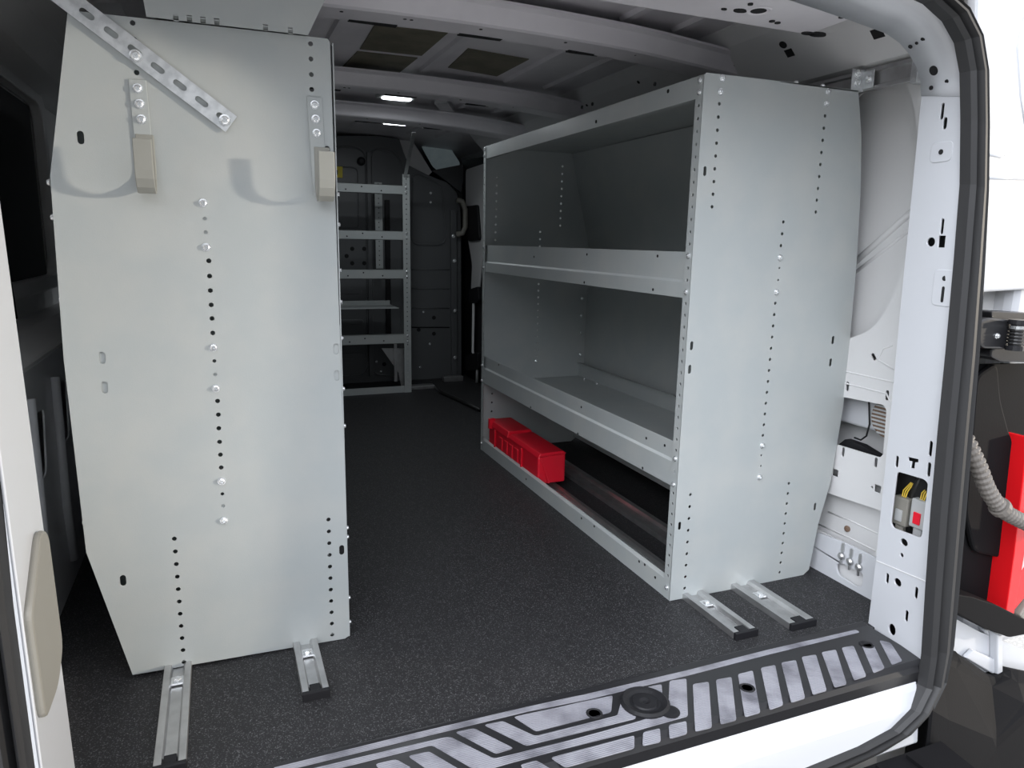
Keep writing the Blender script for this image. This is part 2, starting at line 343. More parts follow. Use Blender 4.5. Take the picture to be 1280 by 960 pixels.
# pressed diagonal rib and creases in the recess
rb = [(1.3421, 0.7715), (1.179, 0.9063)]
def ridge(pts, r, x, name, m='innerwhite', parent=wr): return MB().tube([(x, p[0], p[1]) for p in pts], r, 8).build(name, m, parent, smooth=True)
ridge(rb, .009, 1.444, 'pressed_rib')
ridge([(1.3389, 0.7483), (1.1773, 0.8663)], .005, 1.444, 'pressed_rib')
for q in ([(1.4053, 0.4908), (1.2759, 0.4944), (1.1655, 0.493), (1.1442, 0.4637), (1.1289, 0.2965)], [(1.41, 0.526), (1.2799, 0.5234), (1.1484, 0.5225)], [(1.1643, 0.6046), (1.1885, 0.5938), (1.1978, 0.5662), (1.1525, 0.5513)], [(1.3186, 0.2478), (1.2427, 0.2534), (1.1414, 0.2611)], [(1.3503, 0.0987), (1.2499, 0.1012), (1.1627, 0.0995)], [(1.3207, 0.1434), (1.256, 0.146), (1.1644, 0.1442)]):
    ridge(q, .0022, 1.4105 if q[0][1] > .25 or q[0][0] < 1.2 else 1.4425, 'pressed_crease')
MB().lathe([(.008, 0), (.008, -.004), (.004, -.006)], (1.442, *(1.2554, 0.1227)), (1, 0, 0), 12).build('grommet', 'brown', wr)
# low kick panel by the floor, with opening for the clips
kick = plate('kick_panel', [(1.3615, 0.0622), (1.3025, 0.0994), (1.2086, 0.1078), (1.1288, 0.1069), (1.11, 0.069), (1.119, -0.0273), (1.3473, -0.0459), (1.3918, -0.0431)],
             [rnd([(1.2371, 0.0424), (1.2207, 0.0518), (1.1557, 0.054), (1.1558, 0.0207), (1.1714, 0.0133), (1.2288, 0.0182)], .012)], .006, FX(1.395), 'white', wr, bevel=.0015)
# inner skin seen through the window-shaped cut-out and its fittings
MB().box((1.455, 1.22, 0.385), (1.49, 1.55, 0.50)).build('latch_housing', 'white', wr, bevel=.006)
rt = [(1.1694, 0.3365), (1.3022, 0.3292), (1.28, 0.3519), (1.2312, 0.3509)]
MB().prism([(1.425, y, z) for y, z in rt], (.02, 0, 0)).build('foam_wedge', 'black', wr)
wl_ = [(1.2424, 0.4691), (1.2306, 0.402), (1.2356, 0.3706), (1.2504, 0.3565), (1.27, 0.3574)]
MB().tube([(1.445, y, z) for y, z in wl_], .0022, 6).build('thin_pipe', 'black', wr)

# right rear pillar (door jamb)
JO = (1.301 - .135 * 1.05, 0, 0); JF = (JO, (.135, 1, 0), (-.0316, 0, 1))
def jx(y, z): return JO[0] + .135 * y - .0316 * z
jam_out = [(1.0493, -0.0063), (1.0456, 0.1533), (1.0461, 0.3368), (1.0465, 0.5116), (1.0491, 0.7268), (1.0496, 0.93), (1.05, 1.1075)]
jam_in = [(0.9511, 1.0898), (0.9394, 1.0067), (0.931, 0.923), (0.9248, 0.7804), (0.9197, 0.617), (0.9145, 0.4463), (0.9075, 0.2851), (0.9003, 0.1175), (0.8958, -0.0043), (0.8942, -0.0762)]
jh = []
J_ = [(0.9978, 1.0717), (0.9885, 1.0492), (0.9886, 0.9984), (0.9691, 0.8629), (0.991, 0.8341), (0.9661, 0.835), (0.951, 0.7643), (0.9507, 0.7359), (0.938, 0.4378), (0.9361, 0.3957), (1.0171, 0.3868), (0.9763, 0.2248), (0.9788, 0.1951), (1.0098, 0.1275), (0.9814, 0.1324), (0.9327, 0.1338), (0.9497, 0.0725), (0.9825, 0.0224)]
sizes = [('s', .009, .030), ('s', .010, .022), ('c', .004, .005), ('s', .008, .030), ('c', .010, .009), ('r', .016, .022), ('c', .009, .008), ('s', .009, .030), ('s', .009, .032), ('s', .009, .030), ('s', .009, .026), ('c', .010, .008), ('c', .005, .005), ('s', .009, .024), ('c', .010, .009), ('s', .009, .026), ('s', .009, .026), ('c', .010, .013)]
for (y, z), (k, a, b) in zip(J_, sizes):
    jh.append(circ(y, z, a, b) if k == 'c' else slot(y, z, a, b) if k == 's' else rect(y, z, a, b))
jh.append([(0.9898, 0.4056), (0.9636, 0.4086), (0.9627, 0.4022), (0.9705, 0.3997), (0.9707, 0.3862), (0.9808, 0.3846), (0.9805, 0.3983), (0.9887, 0.3974)])
conn_open = rnd([(1.0144, 0.3668), (0.9448, 0.3729), (0.9343, 0.3682), (0.9344, 0.2517), (1.0091, 0.243), (1.017, 0.2523)], .010)
jh.append(conn_open)
pil = plate('trim_8', jam_out + jam_in, jh, .004, JF, 'white'); struct(pil)
# pillar closing sheets; the near-black ones are painted shade for the hollow
MB().box((1.315, 1.048, -.05), (1.40, 1.054, 1.16)).build('closing_sheet', 'innerwhite', pil)
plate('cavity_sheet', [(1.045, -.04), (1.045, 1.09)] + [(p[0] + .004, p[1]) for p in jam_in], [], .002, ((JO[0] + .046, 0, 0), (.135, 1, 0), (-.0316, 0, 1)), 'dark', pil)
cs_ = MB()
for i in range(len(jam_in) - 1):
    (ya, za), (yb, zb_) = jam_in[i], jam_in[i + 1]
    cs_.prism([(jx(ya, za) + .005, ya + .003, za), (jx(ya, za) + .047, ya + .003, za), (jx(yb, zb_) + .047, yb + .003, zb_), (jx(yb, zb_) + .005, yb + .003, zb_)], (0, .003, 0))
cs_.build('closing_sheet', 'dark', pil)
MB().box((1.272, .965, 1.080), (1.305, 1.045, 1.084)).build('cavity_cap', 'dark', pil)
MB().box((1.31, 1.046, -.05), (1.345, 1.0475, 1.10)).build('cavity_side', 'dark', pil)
for a, b in (((1.0431, 0.1526), (0.9112, 0.1692)), ((1.0459, 0.4567), (1.0459, 0.4567))):
    if a != b: MB().tube([(jx(*a) - .0002, *a), (jx(*b) - .0002, *b)], .0012, 6).build('panel_seam', 'innerwhite', pil)
for (y, z) in [(0.9886, 0.9984), (0.9489, 0.7495)]:
    h2 = .018 if z > .9 else .034
    pl = rnd(rect(y, z, .05, h2 * 2), .012)
    MB().prism([(jx(p, q) + .0008, p, q) for p, q in pl], (-.0022, 0, 0)).build('stamped_pad', 'white', pil, bevel=.001)
    MB().lathe([(.005, 0), (.005, .002)], (jx(y, z) - .0022, y, z + (.018 if z < .9 else 0)), (1, 0, 0), 10).build('pad_hole', 'dark', pil)
    if z < .9: MB().prism([(jx(p, q) - .0015, p, q) for p, q in slot(y, z - .012, .006, .030)], (-.0006, 0, 0)).build('pad_slot', 'dark', pil)
# loft of the upper corner that turns into the header
inn = [(1.05, 1.1075)]
Iy = [1.052, 1.055, 1.060, 1.066, 1.075, 1.085, 1.10, 1.115]
Ip = [(1.2607, 1.139), (1.25, 1.16), (1.2332, 1.1819), (1.2122, 1.2006), (1.1851, 1.2163), (1.1178, 1.23), (1.0344, 1.2465), (0.9725, 1.2598)]
Iu = [(jx(*inn[0]), *inn[0])] + [(p[0], y, p[1]) for p, y in zip(Ip, Iy)] + [(0.6, 1.14, 1.268), (-0.05, 1.14, 1.262)]
ou = [(0.9511, 1.0898)]
Ou = [(jx(*ou[0]), *ou[0])] + [(x, .903 + .05 * z, z) for x, z in [(1.2588, 1.1133), (1.2538, 1.1345), (1.2397, 1.1626), (1.2195, 1.1921), (1.1885, 1.2159), (1.1356, 1.236), (1.0561, 1.2476), (0.9849, 1.2497)]] + [(0.6, .945, 1.262), (-0.05, .94, 1.255)]
nI = len(Iu); vv = [*Iu, *Ou]; ff = [(i, i + 1, nI + i + 1, nI + i) for i in range(nI - 1)]
gus = finish('trim_9', mesh_of(vv, ff), 'white', smooth=True, solid=.0015); struct(gus)
sub = gus.modifiers
def lerp3(a, b, t): return Vector(a) * (1 - t) + Vector(b) * t
def gusset_mark(i, t, r, name='drill_hole'):
    i0 = int(i); f_ = i - i0
    a = lerp3(Iu[i0], Iu[i0 + 1], f_); b = lerp3(Ou[i0], Ou[i0 + 1], f_); p = lerp3(a, b, t)
    e1 = (Vector(Iu[i0 + 1]) - Vector(Iu[i0])); e2 = b - a; n_ = e1.cross(e2).normalized()
    if n_.x > 0: n_ = -n_
    MB().lathe([(r, -.004), (r, .0022)], p, n_, 14).build(name, 'dark', gus)
for i, t, r in ((1.8, .37, .009), (.5, .25, .004), (1.0, .62, .004), (3.6, .14, .004), (3.8, .3, .003), (4.0, .45, .004)): gusset_mark(i, t, r)

# left rear pillar (jamb) nearer the camera
lj_far = [(1.05, -.05), (1.05, 0.2), (1.05, 0.6), (1.045, 1.0), (1.04, 1.22)]
lj_near = [(.95, 1.22), (.93, 1.0), (.915, .6), (.905, .2), (.90, -.10)]
LJ = ((-.226, 0, 0), (0, 1, 0), (-.012, 0, 1))
pil2 = plate('trim_10', [p for p in lj_far] + [p for p in lj_near], [slot(.98, .330, .008, .016)], .004, ((-.230, 0, 0), (0, 1, 0), (-.012, 0, 1)), 'white'); struct(pil2)
MB().box((-.36, 1.046, -.05), (-.24, 1.052, 1.2)).build('closing_sheet', 'innerwhite', pil2)

# door seal: ribbed rubber loop round the opening
si = [(1.1231, 1.2241), (1.1716, 1.2026), (1.2051, 1.1719), (1.2256, 1.1244), (1.2385, 1.0454), (1.2514, 0.9365), (1.2539, 0.795), (1.2541, 0.6338), (1.2524, 0.4821), (1.2528, 0.325), (1.2578, 0.1615), (1.2633, 0.0258), (1.2598, -0.0387), (1.2335, -0.081), (1.1796, -0.109), (1.0921, -0.1236), (0.9533, -0.1321)]
so_ = [(1.1701, 1.2442), (1.2135, 1.2272), (1.2534, 1.1867), (1.2761, 1.1295), (1.2918, 1.0358), (1.3059, 0.9248), (1.3159, 0.7954), (1.3263, 0.6309), (1.3303, 0.4756), (1.3344, 0.3146), (1.3364, 0.1478), (1.3361, 0.0451), (1.3235, -0.0358), (1.2891, -0.0928), (1.2325, -0.1295), (1.1579, -0.1481), (1.0444, -0.1612)]
si = [(0.30, 1.262), (0.9, 1.262)] + si + [(0.7, si[-1][1] - .002), (0.2, si[-1][1] - .002), (-.10, si[-1][1] + .01), (-.19, -.04), (-.232, .05), (-.238, .4), (-.235, .8), (-.21, 1.1), (-.15, 1.22), (-.05, 1.262)]
so_ = [(0.30, 1.31), (0.9, 1.31)] + so_ + [(0.7, so_[-1][1] - .002), (0.2, so_[-1][1] - .002), (-.13, so_[-1][1]), (-.23, -.07), (-.275, .04), (-.29, .4), (-.285, .8), (-.26, 1.13), (-.19, 1.25), (-.06, 1.31)]
prof = [(0, .010), (.06, -.008), (.16, -.016), (.26, -.008), (.30, .002), (.36, -.006), (.46, -.020), (.56, -.020), (.64, -.006), (.68, .002), (.74, -.006), (.84, -.014), (.94, -.008), (1, -.004), (1, .012)]
vv = []; ff = []; n = len(si); m = len(prof)
for (a, b) in zip(si, so_):
    for t, d in prof:
        x = a[0] + (b[0] - a[0]) * t; z = a[1] + (b[1] - a[1]) * t; vv.append((x, .88 + .05 * z + d, z))
for i in range(n):
    j = (i + 1) % n
    for k in range(m): ff.append((i * m + k, i * m + (k + 1) % m, j * m + (k + 1) % m, j * m + k))
seal = finish('door_seal', mesh_of(vv, ff), 'rubber', smooth=False)
tag(seal, 'ribbed black rubber weatherstrip running round the rear door opening', 'door seal')

# sill: white panel below the plastic plate
sw = MB(); sw.prism([(-.24, .915, -.028), (-.24, .890, -.034), (-.24, .884, -.050), (-.24, .876, -.085), (-.24, .868, -.16), (-.24, 1.0, -.16), (-.24, 1.0, -.028)], (1.50, 0, 0))
struct(sw.build('trim_11', 'white', bevel=.004))

# right outer body round the door hinge
ob = plate('wall_rear', [(1.2749, 1.3366), (1.4377, 1.3616), (1.5925, 0.742), (1.5367, 0.7424), (1.4026, 0.7371), (1.3837, 0.7277)] , [], .02, ((0, 1.0, 0), (1, 0, 0), (0, 0, 1)), 'white', bevel=.004); struct(ob)
# the body corner carries on outside the frame
MB().box((1.53, .99, -.10), (1.80, 1.05, 1.45)).build('body_side', 'white', ob, bevel=.02)
MB().box((1.36, 1.03, -.45), (1.56, 1.06, 1.42)).build('corner_back', 'innerwhite', ob)
for q in ([(1.346, 1.0028), (1.4102, 0.9978), (1.4776, 1.0288)], [(1.3647, 0.9569), (1.4942, 0.9602)], [(1.4259, 1.2716), (1.415, 1.194), (1.4438, 1.1115), (1.4713, 1.0552)]):
    MB().tube([(x, .982, z) for x, z in q], .004, 8).build('pressed_crease', 'white', ob, smooth=True)
lo = plate('lower_corner', [(1.4405, 0.0357), (1.5601, -0.031), (1.7976, -0.1431), (1.8148, -0.2119), (1.6281, -0.1808), (1.4521, -0.0755), (1.4373, -0.0254)], [[(1.5817, -0.0313), (1.6119, -0.0455), (1.6143, -0.0561), (1.5868, -0.0424)]], .02, ((0, .99, 0), (1, 0, 0), (0, 0, 1)), 'white', ob)
lg = [(1.5059, -0.0774), (1.529, -0.0626), (1.6384, -0.1189), (1.6326, -0.1547)]
MB().prism([(x, .958, z) for x, z in lg], (0, .01, 0)).build('corner_ledge', 'white', ob, bevel=.003)
MB().prism([(x, .95, z) for x, z in [(1.5904, -0.0321), (1.6112, -0.0403), (1.634, -0.1406), (1.6156, -0.1446)]], (0, .02, 0)).build('corner_bracket', 'white', ob, bevel=.003)
# outer shell: left side, floor skirt, nothing pierces the cabin
wl = MB(); wl.box((-.56, .95, -.60), (-.53, 4.9, 1.40)); wlo = wl.build('wall_left', 'innerwhite'); struct(wlo)
# left inner wall pieces seen beside the left unit
cutw = [rnd([(1.6526, 0.4587), (1.7601, 0.4511), (1.725, 0.3185), (1.6001, 0.3079)], .02), rnd([(1.9287, 0.4751), (2.0235, 0.4652), (1.9907, 0.3283), (1.8878, 0.3263)], .02)]
inl = plate('inner_pressing', [(1.06, 0.0), (4.2, 0.0), (4.2, .55), (1.06, .55)], cutw, .004, ((-.365, 0, 0), (0, 1, 0), (0, 0, 1)), 'white', wlo)
MB().prism([(-.365, 1.06, .545), (-.357, 1.06, .56), (-.42, 1.06, .60), (-.53, 1.06, .605), (-.53, 1.06, .545)], (0, 3.1, 0)).build('waist_rail', 'innerwhite', wlo, bevel=.008)
for yy in (1.50, 1.62, 1.86, 2.1): MB().tube([(-.357, yy, .06), (-.357, yy - .02, .20), (-.357, yy, .50)], .012, 8).build('pressed_rib', 'white', wlo, smooth=True)
# dark upper liner with recessed blank window
up = MB().box((-.49, 1.06, .60), (-.475, 4.2, 1.30)).build('upper_liner', 'innerwhite', wlo)
MB().box((-.475, 1.20, .70), (-.468, 2.50, 1.17)).build('blank_panel', 'black', wlo)
fr = rnd([(1.15, .66), (2.6, .66), (2.6, 1.22), (1.25, 1.22)], .08)
fr2 = [(1.9 + (p - 1.9) * .93, .94 + (q - .94) * .86) for p, q in fr]
plate('window_surround', fr, [fr2], .03, ((-.475, 0, 0), (0, 1, 0), (0, 0, 1)), 'innerwhite', wlo, bevel=.008)
for a, b in (((1.35, 1.18), (1.75, .62)), ((1.9, 1.2), (2.0, .62))): MB().tube([(-.455, *a), (-.455, *b)], .012, 8).build('stiffener', 'black', wlo, smooth=True)
MB().tube([(-.40, 1.10, 1.25), (-.41, 1.25, 1.1), (-.42, 1.3, .7), (-.42, 1.28, .62)], .018, 10).build('pillar_edge', 'innerwhite', wlo, smooth=True)

# front bulkhead panels, beyond them the cab
MB().box((-.50, 4.9, -.3), (1.53, 4.93, 1.45))
cab = MB().box((-.53, 4.9, -.6), (1.53, 4.93, 1.41)).build('wall_front', 'dark'); struct(cab)

# ================================================================== FLOOR TRACKS
def track(x0, x1, y0, y1, label, group=None):
    t = empty('floor_track', ((x0 + x1) / 2, y0, 0)); tag(t, label, 'track', group)
    wd = x1 - x0; h = .015
    P = [(0, 0), (wd, 0), (wd, h), (wd * .76, h), (wd * .70, h * .55), (wd * .70, h * .30), (wd * .30, h * .30), (wd * .30, h * .55), (wd * .24, h), (0, h)]
    MB().sweep(P, (x0, y0 + .008, 0), (x0, y1, 0), (1, 0, 0), (0, 0, 1)).build('rail', 'alu', t, bevel=.0008)
    MB().box((x0 - .001, y0, 0), (x1 + .001, y0 + .009, h + .001)).box((x0 + wd * .30, y0 + .008, h * .35), (x1 - wd * .30, y0 + .030, h * .98)).build('end_cap', 'black', t, bevel=.001)
    return t
tL1 = track(-.136, -.089, 1.090, 2.75, 'long aluminium floor track reaching toward the door under the left shelving')
tL2 = track(.099, .146, 1.200, 2.75, 'short-ended aluminium floor track by the inner corner of the left shelving')
tR1 = track(.972, 1.029, 1.092, 2.65, 'aluminium floor track sticking out under the right shelving nearest the aisle')
tR2 = track(1.112, 1.180, 1.080, 2.65, 'aluminium floor track sticking out under the right shelving nearest the wall')
for t, (x, y) in ((tL1, (-.112, 1.335)), (tL2, (.123, 1.345)), (tR1, (1.001, 1.235)), (tR2, (1.147, 1.225))):
    MB().box((x - .011, y - .012, .007), (x + .011, y + .012, .011)).lathe([(.008, .011), (.008, .015), (.005, .017)], (x, y - .002, 0), (0, 0, 1), 6).build('clamp_nut', 'bolt', t, bevel=.001)

# ================================================================== SHELVING UNITS
# ---- left unit: the camera sees its end panel
LY = 1.388
lu = empty('shelving_unit', (0.0, LY, 0)); tag(lu, 'tall grey steel van shelving on the left, its perforated end panel facing the rear door', 'shelving')
Lout = [(0.2129, 0.), (0.2101, 1.1636), (-0.0873, 1.1648), (-0.1939, 1.162), (-0.2408, 0.9096), (-0.2487, 0.6098), (-0.2452, 0.2624), (-0.1908, 0.0075)]
Lout = [(.2125, .006), (.2135, .012)] + [(.2075, 1.160)] + [(.2035, 1.166)] + [Lout[3]] + [Lout[4], Lout[5], Lout[6], Lout[7]] + [(.203, .001)]
hl = []
hl += col(-.0155, .849, .826, 2, .0033)
hl += [circ(x, z, .0042, n=10) for x, z in [(-0.0133, 0.7767), (-0.0136, 0.7501), (-0.0138, 0.7247), (-0.0139, 0.6992), (-0.014, 0.6749), (-0.0142, 0.6489), (-0.0134, 0.5235), (-0.0135, 0.4978), (-0.0143, 0.472), (-0.0144, 0.446), (-0.0144, 0.4213), (-0.0144, 0.3964)]]
hl += [circ(x, z, .0033, n=10) for x, z in [(-0.0145, 0.5979), (-0.0146, 0.5728), (-0.0152, 0.3446), (-0.0152, 0.3208)]]
hl += col((-0.1024, 0.2675)[0], (-0.1024, 0.2675)[1], (-0.1031, 0.0146)[1], 11, .0042)
hl += col(.1775, (0.1784, 0.2675)[1], (0.1772, 0.0147)[1], 11, .0042)
hl += [circ(x, z, .0042, n=10) for x, z in [(0.1739, 1.1542), (0.1737, 1.1292), (0.1735, 1.1033), (0.1733, 1.0786), (-0.1042, 1.1543), (-0.1038, 1.1291), (-0.1041, 1.0792)]]
for x, z in [(-0.1929, 0.9719), (-0.1919, 0.1994), (0.2018, 0.1988), (0.1972, 0.9736), (-0.1916, 0.6114), (-0.1922, 0.5595), (0.2025, 0.6115), (0.2025, 0.5598)]: hl.append(slot(x, z, .010, .021))
lp = plate('end_panel', Lout, hl, .002, FY(LY), 'grey', lu)
# backing strips make two pairs of slots and four holes look blind
for x, z in [(-0.1925, 0.5863), (0.2018, 0.5866)]:
    MB().box((x - .012, LY + .001, z - .07), (x + .012, LY + .002, z + .07)).build('backing_strip', 'grey', lu)
for z in (.838, .555, .31): MB().box((-.028, LY + .001, z - .028), (-.002, LY + .002, z + .028)).build('backing_strip', 'grey', lu)
for x, z in [(-0.0165, 0.8753), (-0.0158, 0.8002), (-0.0144, 0.6227), (-0.0147, 0.5475), (-0.0152, 0.3699), (-0.0154, 0.292)]: bolt((x, LY - .002, z), (0, -1, 0), lu)
# folded flanges
MB().box((.2115, LY - .001, .004), (.2135, LY + .020, 1.16)).build('flange', 'grey', lu)
for z in (.76, .70, .63, .53, .455, .24, .22, .03, .085, .845, .90): bolt((.2135, LY + .010, z), (1, 0, 0), lu, .005)
for z in (.90, .845, .71, .66, .53, .43, .315): bolt((-.2435, LY + .010, z), (-1, 0, 0), lu, .006)
LS = [(.212, -.235), (.70, .06)]
for z in (.012, .27, .53, .80):
    P = [(0, 0), (.002, 0), (.002, .055), (.008, .06), (.008, .10), (.006, .10), (.006, .062), (0, .057)]
    sh = MB(); sh.box((-.18, LY + .004, z), (.203, 2.62, z + .002)).box((.201, LY + .004, z), (.203, 2.62, z + .085)).build('shelf', 'grey', lu)
bq = [(p[0] + .004, p[1]) for p in (Lout[4], Lout[5], Lout[6], Lout[7], Lout[8])]; vv = []
for x, z in bq: vv += [(x, LY + .004, z), (x, 2.62, z)]
finish('back_panel', mesh_of(vv, [(2 * i, 2 * i + 1, 2 * i + 3, 2 * i + 2) for i in range(len(bq) - 1)]), 'grey', lu, solid=.002)
farL = plate('end_panel', Lout, [], .002, FY(2.625), 'grey', lu)
MB().box((-.19, LY + .004, 1.145), (.205, 2.62, 1.147)).build('top_panel', 'grey', lu)
# sheet-metal tray above it
ov = empty('overhead_tray', (.05, 1.375, 1.165)); tag(ov, 'plain grey sheet-metal tray above the left shelving panel, under the roof', 'tray')
ovo = [(-0.0827, 1.1625), (0.1683, 1.1642), (0.2059, 1.2382), (0.2071, 1.2764), (-0.0855, 1.2336), (-0.0855, 1.1869)]
notch = [rect(x, z + .0035, .008, .010) for x, z in [(-0.0395, 1.163), (-0.0193, 1.1643), (0.0012, 1.1644), (0.022, 1.1651), (0.0987, 1.1649), (0.1391, 1.1646)]]
plate('front_panel', ovo, notch, .002, FY(1.374), 'grey', ov)
MB().box((ovo[0][0], 1.374, 1.170), (ovo[1][0], 1.98, 1.172)).build('tray_floor', 'grey', ov)

# ---- right unit
RY = 1.287; RY2 = 2.600; RX = .936
ru = empty('shelving_unit', (RX, RY, 0)); tag(ru, 'tall grey steel van shelving on the right with open shelves facing the aisle', 'shelving')
Rr = [(1.3578, 0.0019), (1.3725, 0.1325), (1.3993, 0.2464), (1.4127, 0.4315), (1.4099, 0.6109), (1.4047, 0.783), (1.3923, 0.9479), (1.376, 1.0708), (1.3517, 1.1667)]
Rout = [(RX, .002), (Rr[0][0] - .02, -.002)] + [(Rr[0][0], .012)] + Rr[1:] + [(RX + .004, 1.163), (RX, 1.158)]
hr = []
def cpx(a, b, n, r=.0038):
    return [circ(a[0] + (b[0] - a[0]) * k / (n - 1), a[1] + (b[1] - a[1]) * k / (n - 1), r, n=10) for k in range(n)]
hr += cpx((0.9773, 1.1062), (0.9776, 0.9001), 9)
hr += cpx((1.2627, 1.1052), (1.2635, 0.8986), 9)
hr += cpx((1.1728, 0.874), (1.172, 0.8223), 3)
hr += cpx((1.1709, 0.6936), (1.1694, 0.3828), 13)
hr += cpx((0.9744, 0.2592), (0.9773, -0.002), 10)
hr += cpx((1.2634, 0.2534), (1.262, 0.02), 10)
hr += cpx((1.1732, 0.7727), (1.1729, 0.7459), 2, .0025) + cpx((1.17, 0.3337), (1.1716, 0.3077), 2, .0025)
for x, z in [(0.953, 0.9715), (0.9497, 0.6043), (0.9487, 0.552), (1.3562, 0.6029), (1.3561, 0.5485), (1.3555, 0.1818), (0.9505, 0.1866)]: hr.append(slot(x, z, .008, .020))
plate('end_panel', Rout, hr, .002, FY(RY), 'grey', ru)
for x, z in [(0.9798, 1.1561), (0.9782, 1.1296), (1.2639, 1.1554), (1.2627, 1.1303), (1.1717, 0.7958), (1.1703, 0.7189), (1.1697, 0.3583), (1.1698, 0.28)]: bolt((x, RY - .002, z), (0, -1, 0), ru)
sl_ = [(1.3521, 0.9693)]
# end posts: folded front flanges with a hole column
def post(y0, y1):
    hs = []; z = .06
    bz = [1.150, 1.127, .797, .72, .345, .284, .03]
    while z < 1.12:
        if all(abs(z - q) > .014 for q in bz): hs.append(circ((y0 + y1) / 2, z, .0036, n=8))
        z += .0254
    plate('post_flange', [(y0, .002), (y1, .002), (y1, 1.158), (y0, 1.158)], hs, .002, FX(RX), 'grey', ru)
    for z in bz: bolt((RX, (y0 + y1) / 2, z), (-1, 0, 0), ru, .0055)
post(RY - .001, RY + .024); post(RY2 - .024, RY2)
hf = cpx((0.9895, 1.054), (0.9865, 0.8246), 9, .004) + cpx((1.2607, 1.1092), (1.2583, 0.8851), 9, .004) + cpx((1.1728, 0.8585), (1.1726, 0.8034), 3, .004) + cpx((1.1716, 0.6574), (1.1727, 0.3695), 12, .004) + cpx((0.982, 0.2265), (0.9801, 0.1187), 4, .004)
plate('end_panel', Rout, hf, .002, FY(RY2), 'grey', ru)
for x, z in [(1.168, 0.3501), (1.17, 0.2744)]: bolt((x, RY2 - .003, z), (0, -1, 0), ru)
# back panel follows the curved rear edge
bk = [(1.352, .02), (1.386, .28), (1.392, .62), (1.394, .79), (1.312, 1.115), (1.300, 1.158)]
vv = []; ff = []
for x, z in bk: vv += [(x, RY + .004, z), (x, RY2 - .004, z)]
for i in range(len(bk) - 1): ff.append((2 * i, 2 * i + 1, 2 * i + 3, 2 * i + 2))
bkm = MB(); bkm.add([v for v in vv], ff)
finish('back_panel', mesh_of(bkm.v, bkm.f), 'grey', ru, solid=.002)
# shelves with bent front lips
def shelf(z0, zb, zt, depth_x, holes_y, name='shelf'):
    s = MB(); y0, y1 = RY + .003, RY2 - .003
    P = [(0, z0), (.0, zb - .002), (.006, zb + .003), (.006, zt), (.008, zt), (.008, zb + .003), (.0022, zb - .004), (.0022, z0 + .004), (.012, z0 + .003), (.012, z0)]
    s.sweep(P, (RX + .0025, y0, 0), (RX + .0025, y1, 0), (1, 0, 0), (0, 0, 1))
    o = s.build('front_lip', 'grey', ru, bevel=.0006)
    t = MB().box((RX + .006, y0, z0 + .002), (depth_x, y1, z0 + .004)).box((depth_x - .002, y0, z0 + .002), (depth_x, y1, z0 + .06)).box((depth_x - .012, y0, z0 + .058), (depth_x, y1, z0 + .060)).build(name, 'grey', ru)
    for yy, zz in holes_y:
        MB().lathe([(.0035, -.0007), (.0035, .002)], (RX + (.0025 if zz < zb else .0085), yy, zz), (1, 0, 0), 10).build('lip_hole', 'dark', o)
    return t
s3 = shelf(.706, .742, .805, 1.375, [(1.4295, 0.7935), (1.7755, 0.7891), (1.4315, 0.7162), (1.7739, 0.7129), (2.1352, 0.7732)])
s2 = shelf(.276, .335, .379, 1.365, [(1.4329, 0.3564), (1.3545, 0.3598), (1.7741, 0.3582), (1.4326, 0.2813), (1.7777, 0.279), (2.1186, 0.2814), (2.4343, 0.3719)])
for x, y in [(1.5236, 2.8147), (1.3666, 2.5199), (1.3703, 2.4141), (1.5956, 2.4162), (1.5838, 2.7976)]: bolt((min(x, 1.35), y, .281), (0, 0, 1), s2, .006)
for z in (.37, .46, .53, .60): bolt((1.36, 2.585, z), (0, -1, 0), ru, .006)
# top: header lip, top panel
tp = MB()
tp.sweep([(0, 1.117), (.0, 1.160), (.002, 1.162), (.40, 1.162), (.40, 1.160), (.004, 1.158), (.002, 1.156), (.002, 1.119), (.012, 1.119), (.012, 1.117)], (RX + .0025, RY + .003, 0), (RX + .0025, RY2 - .003, 0), (1, 0, 0), (0, 0, 1))
tpo = tp.build('top_panel', 'grey', ru, bevel=.0006)
for y, z in [(1.4163, 1.1499), (1.4725, 1.175), (1.768, 1.179), (1.7421, 1.1314), (1.827, 1.1802)]:
    if z > 1.12: MB().lathe([(.0045, -.0007), (.0045, .002)], (RX + .0025, y, z), (1, 0, 0), 10).build('lip_hole', 'dark', tpo)
# bottom lip
bl = MB().sweep([(0, 0), (0, .046), (.010, .050), (.012, .050), (.012, .048), (.002, .044), (.002, 0)], (RX + .0025, RY + .003, 0), (RX + .0025, RY2 - .003, 0), (1, 0, 0), (0, 0, 1)).build('bottom_rail', 'grey', ru, bevel=.0006)
for y, z in [(1.3511, 0.0302), (1.3986, 0.0421), (1.4241, 0.0393), (1.6584, 0.0413), (1.7354, 0.0359), (2.1419, 0.0236)]: MB().lathe([(.0035, -.0007), (.0035, .002)], (RX + .0025, y, z), (1, 0, 0), 10).build('lip_hole', 'dark', bl)
# flange on top towards the wall track
MB().box((1.13, RY - .002, 1.163), (1.36, RY + .03, 1.1655)).build('top_flange', 'grey', ru)
for x in (1.185, 1.26): MB().lathe([(.006, 0), (.006, .006), (.004, .008)], (x, RY + .012, 1.165), (0, 0, 1), 10).build('top_bolt', 'bolt', ru)

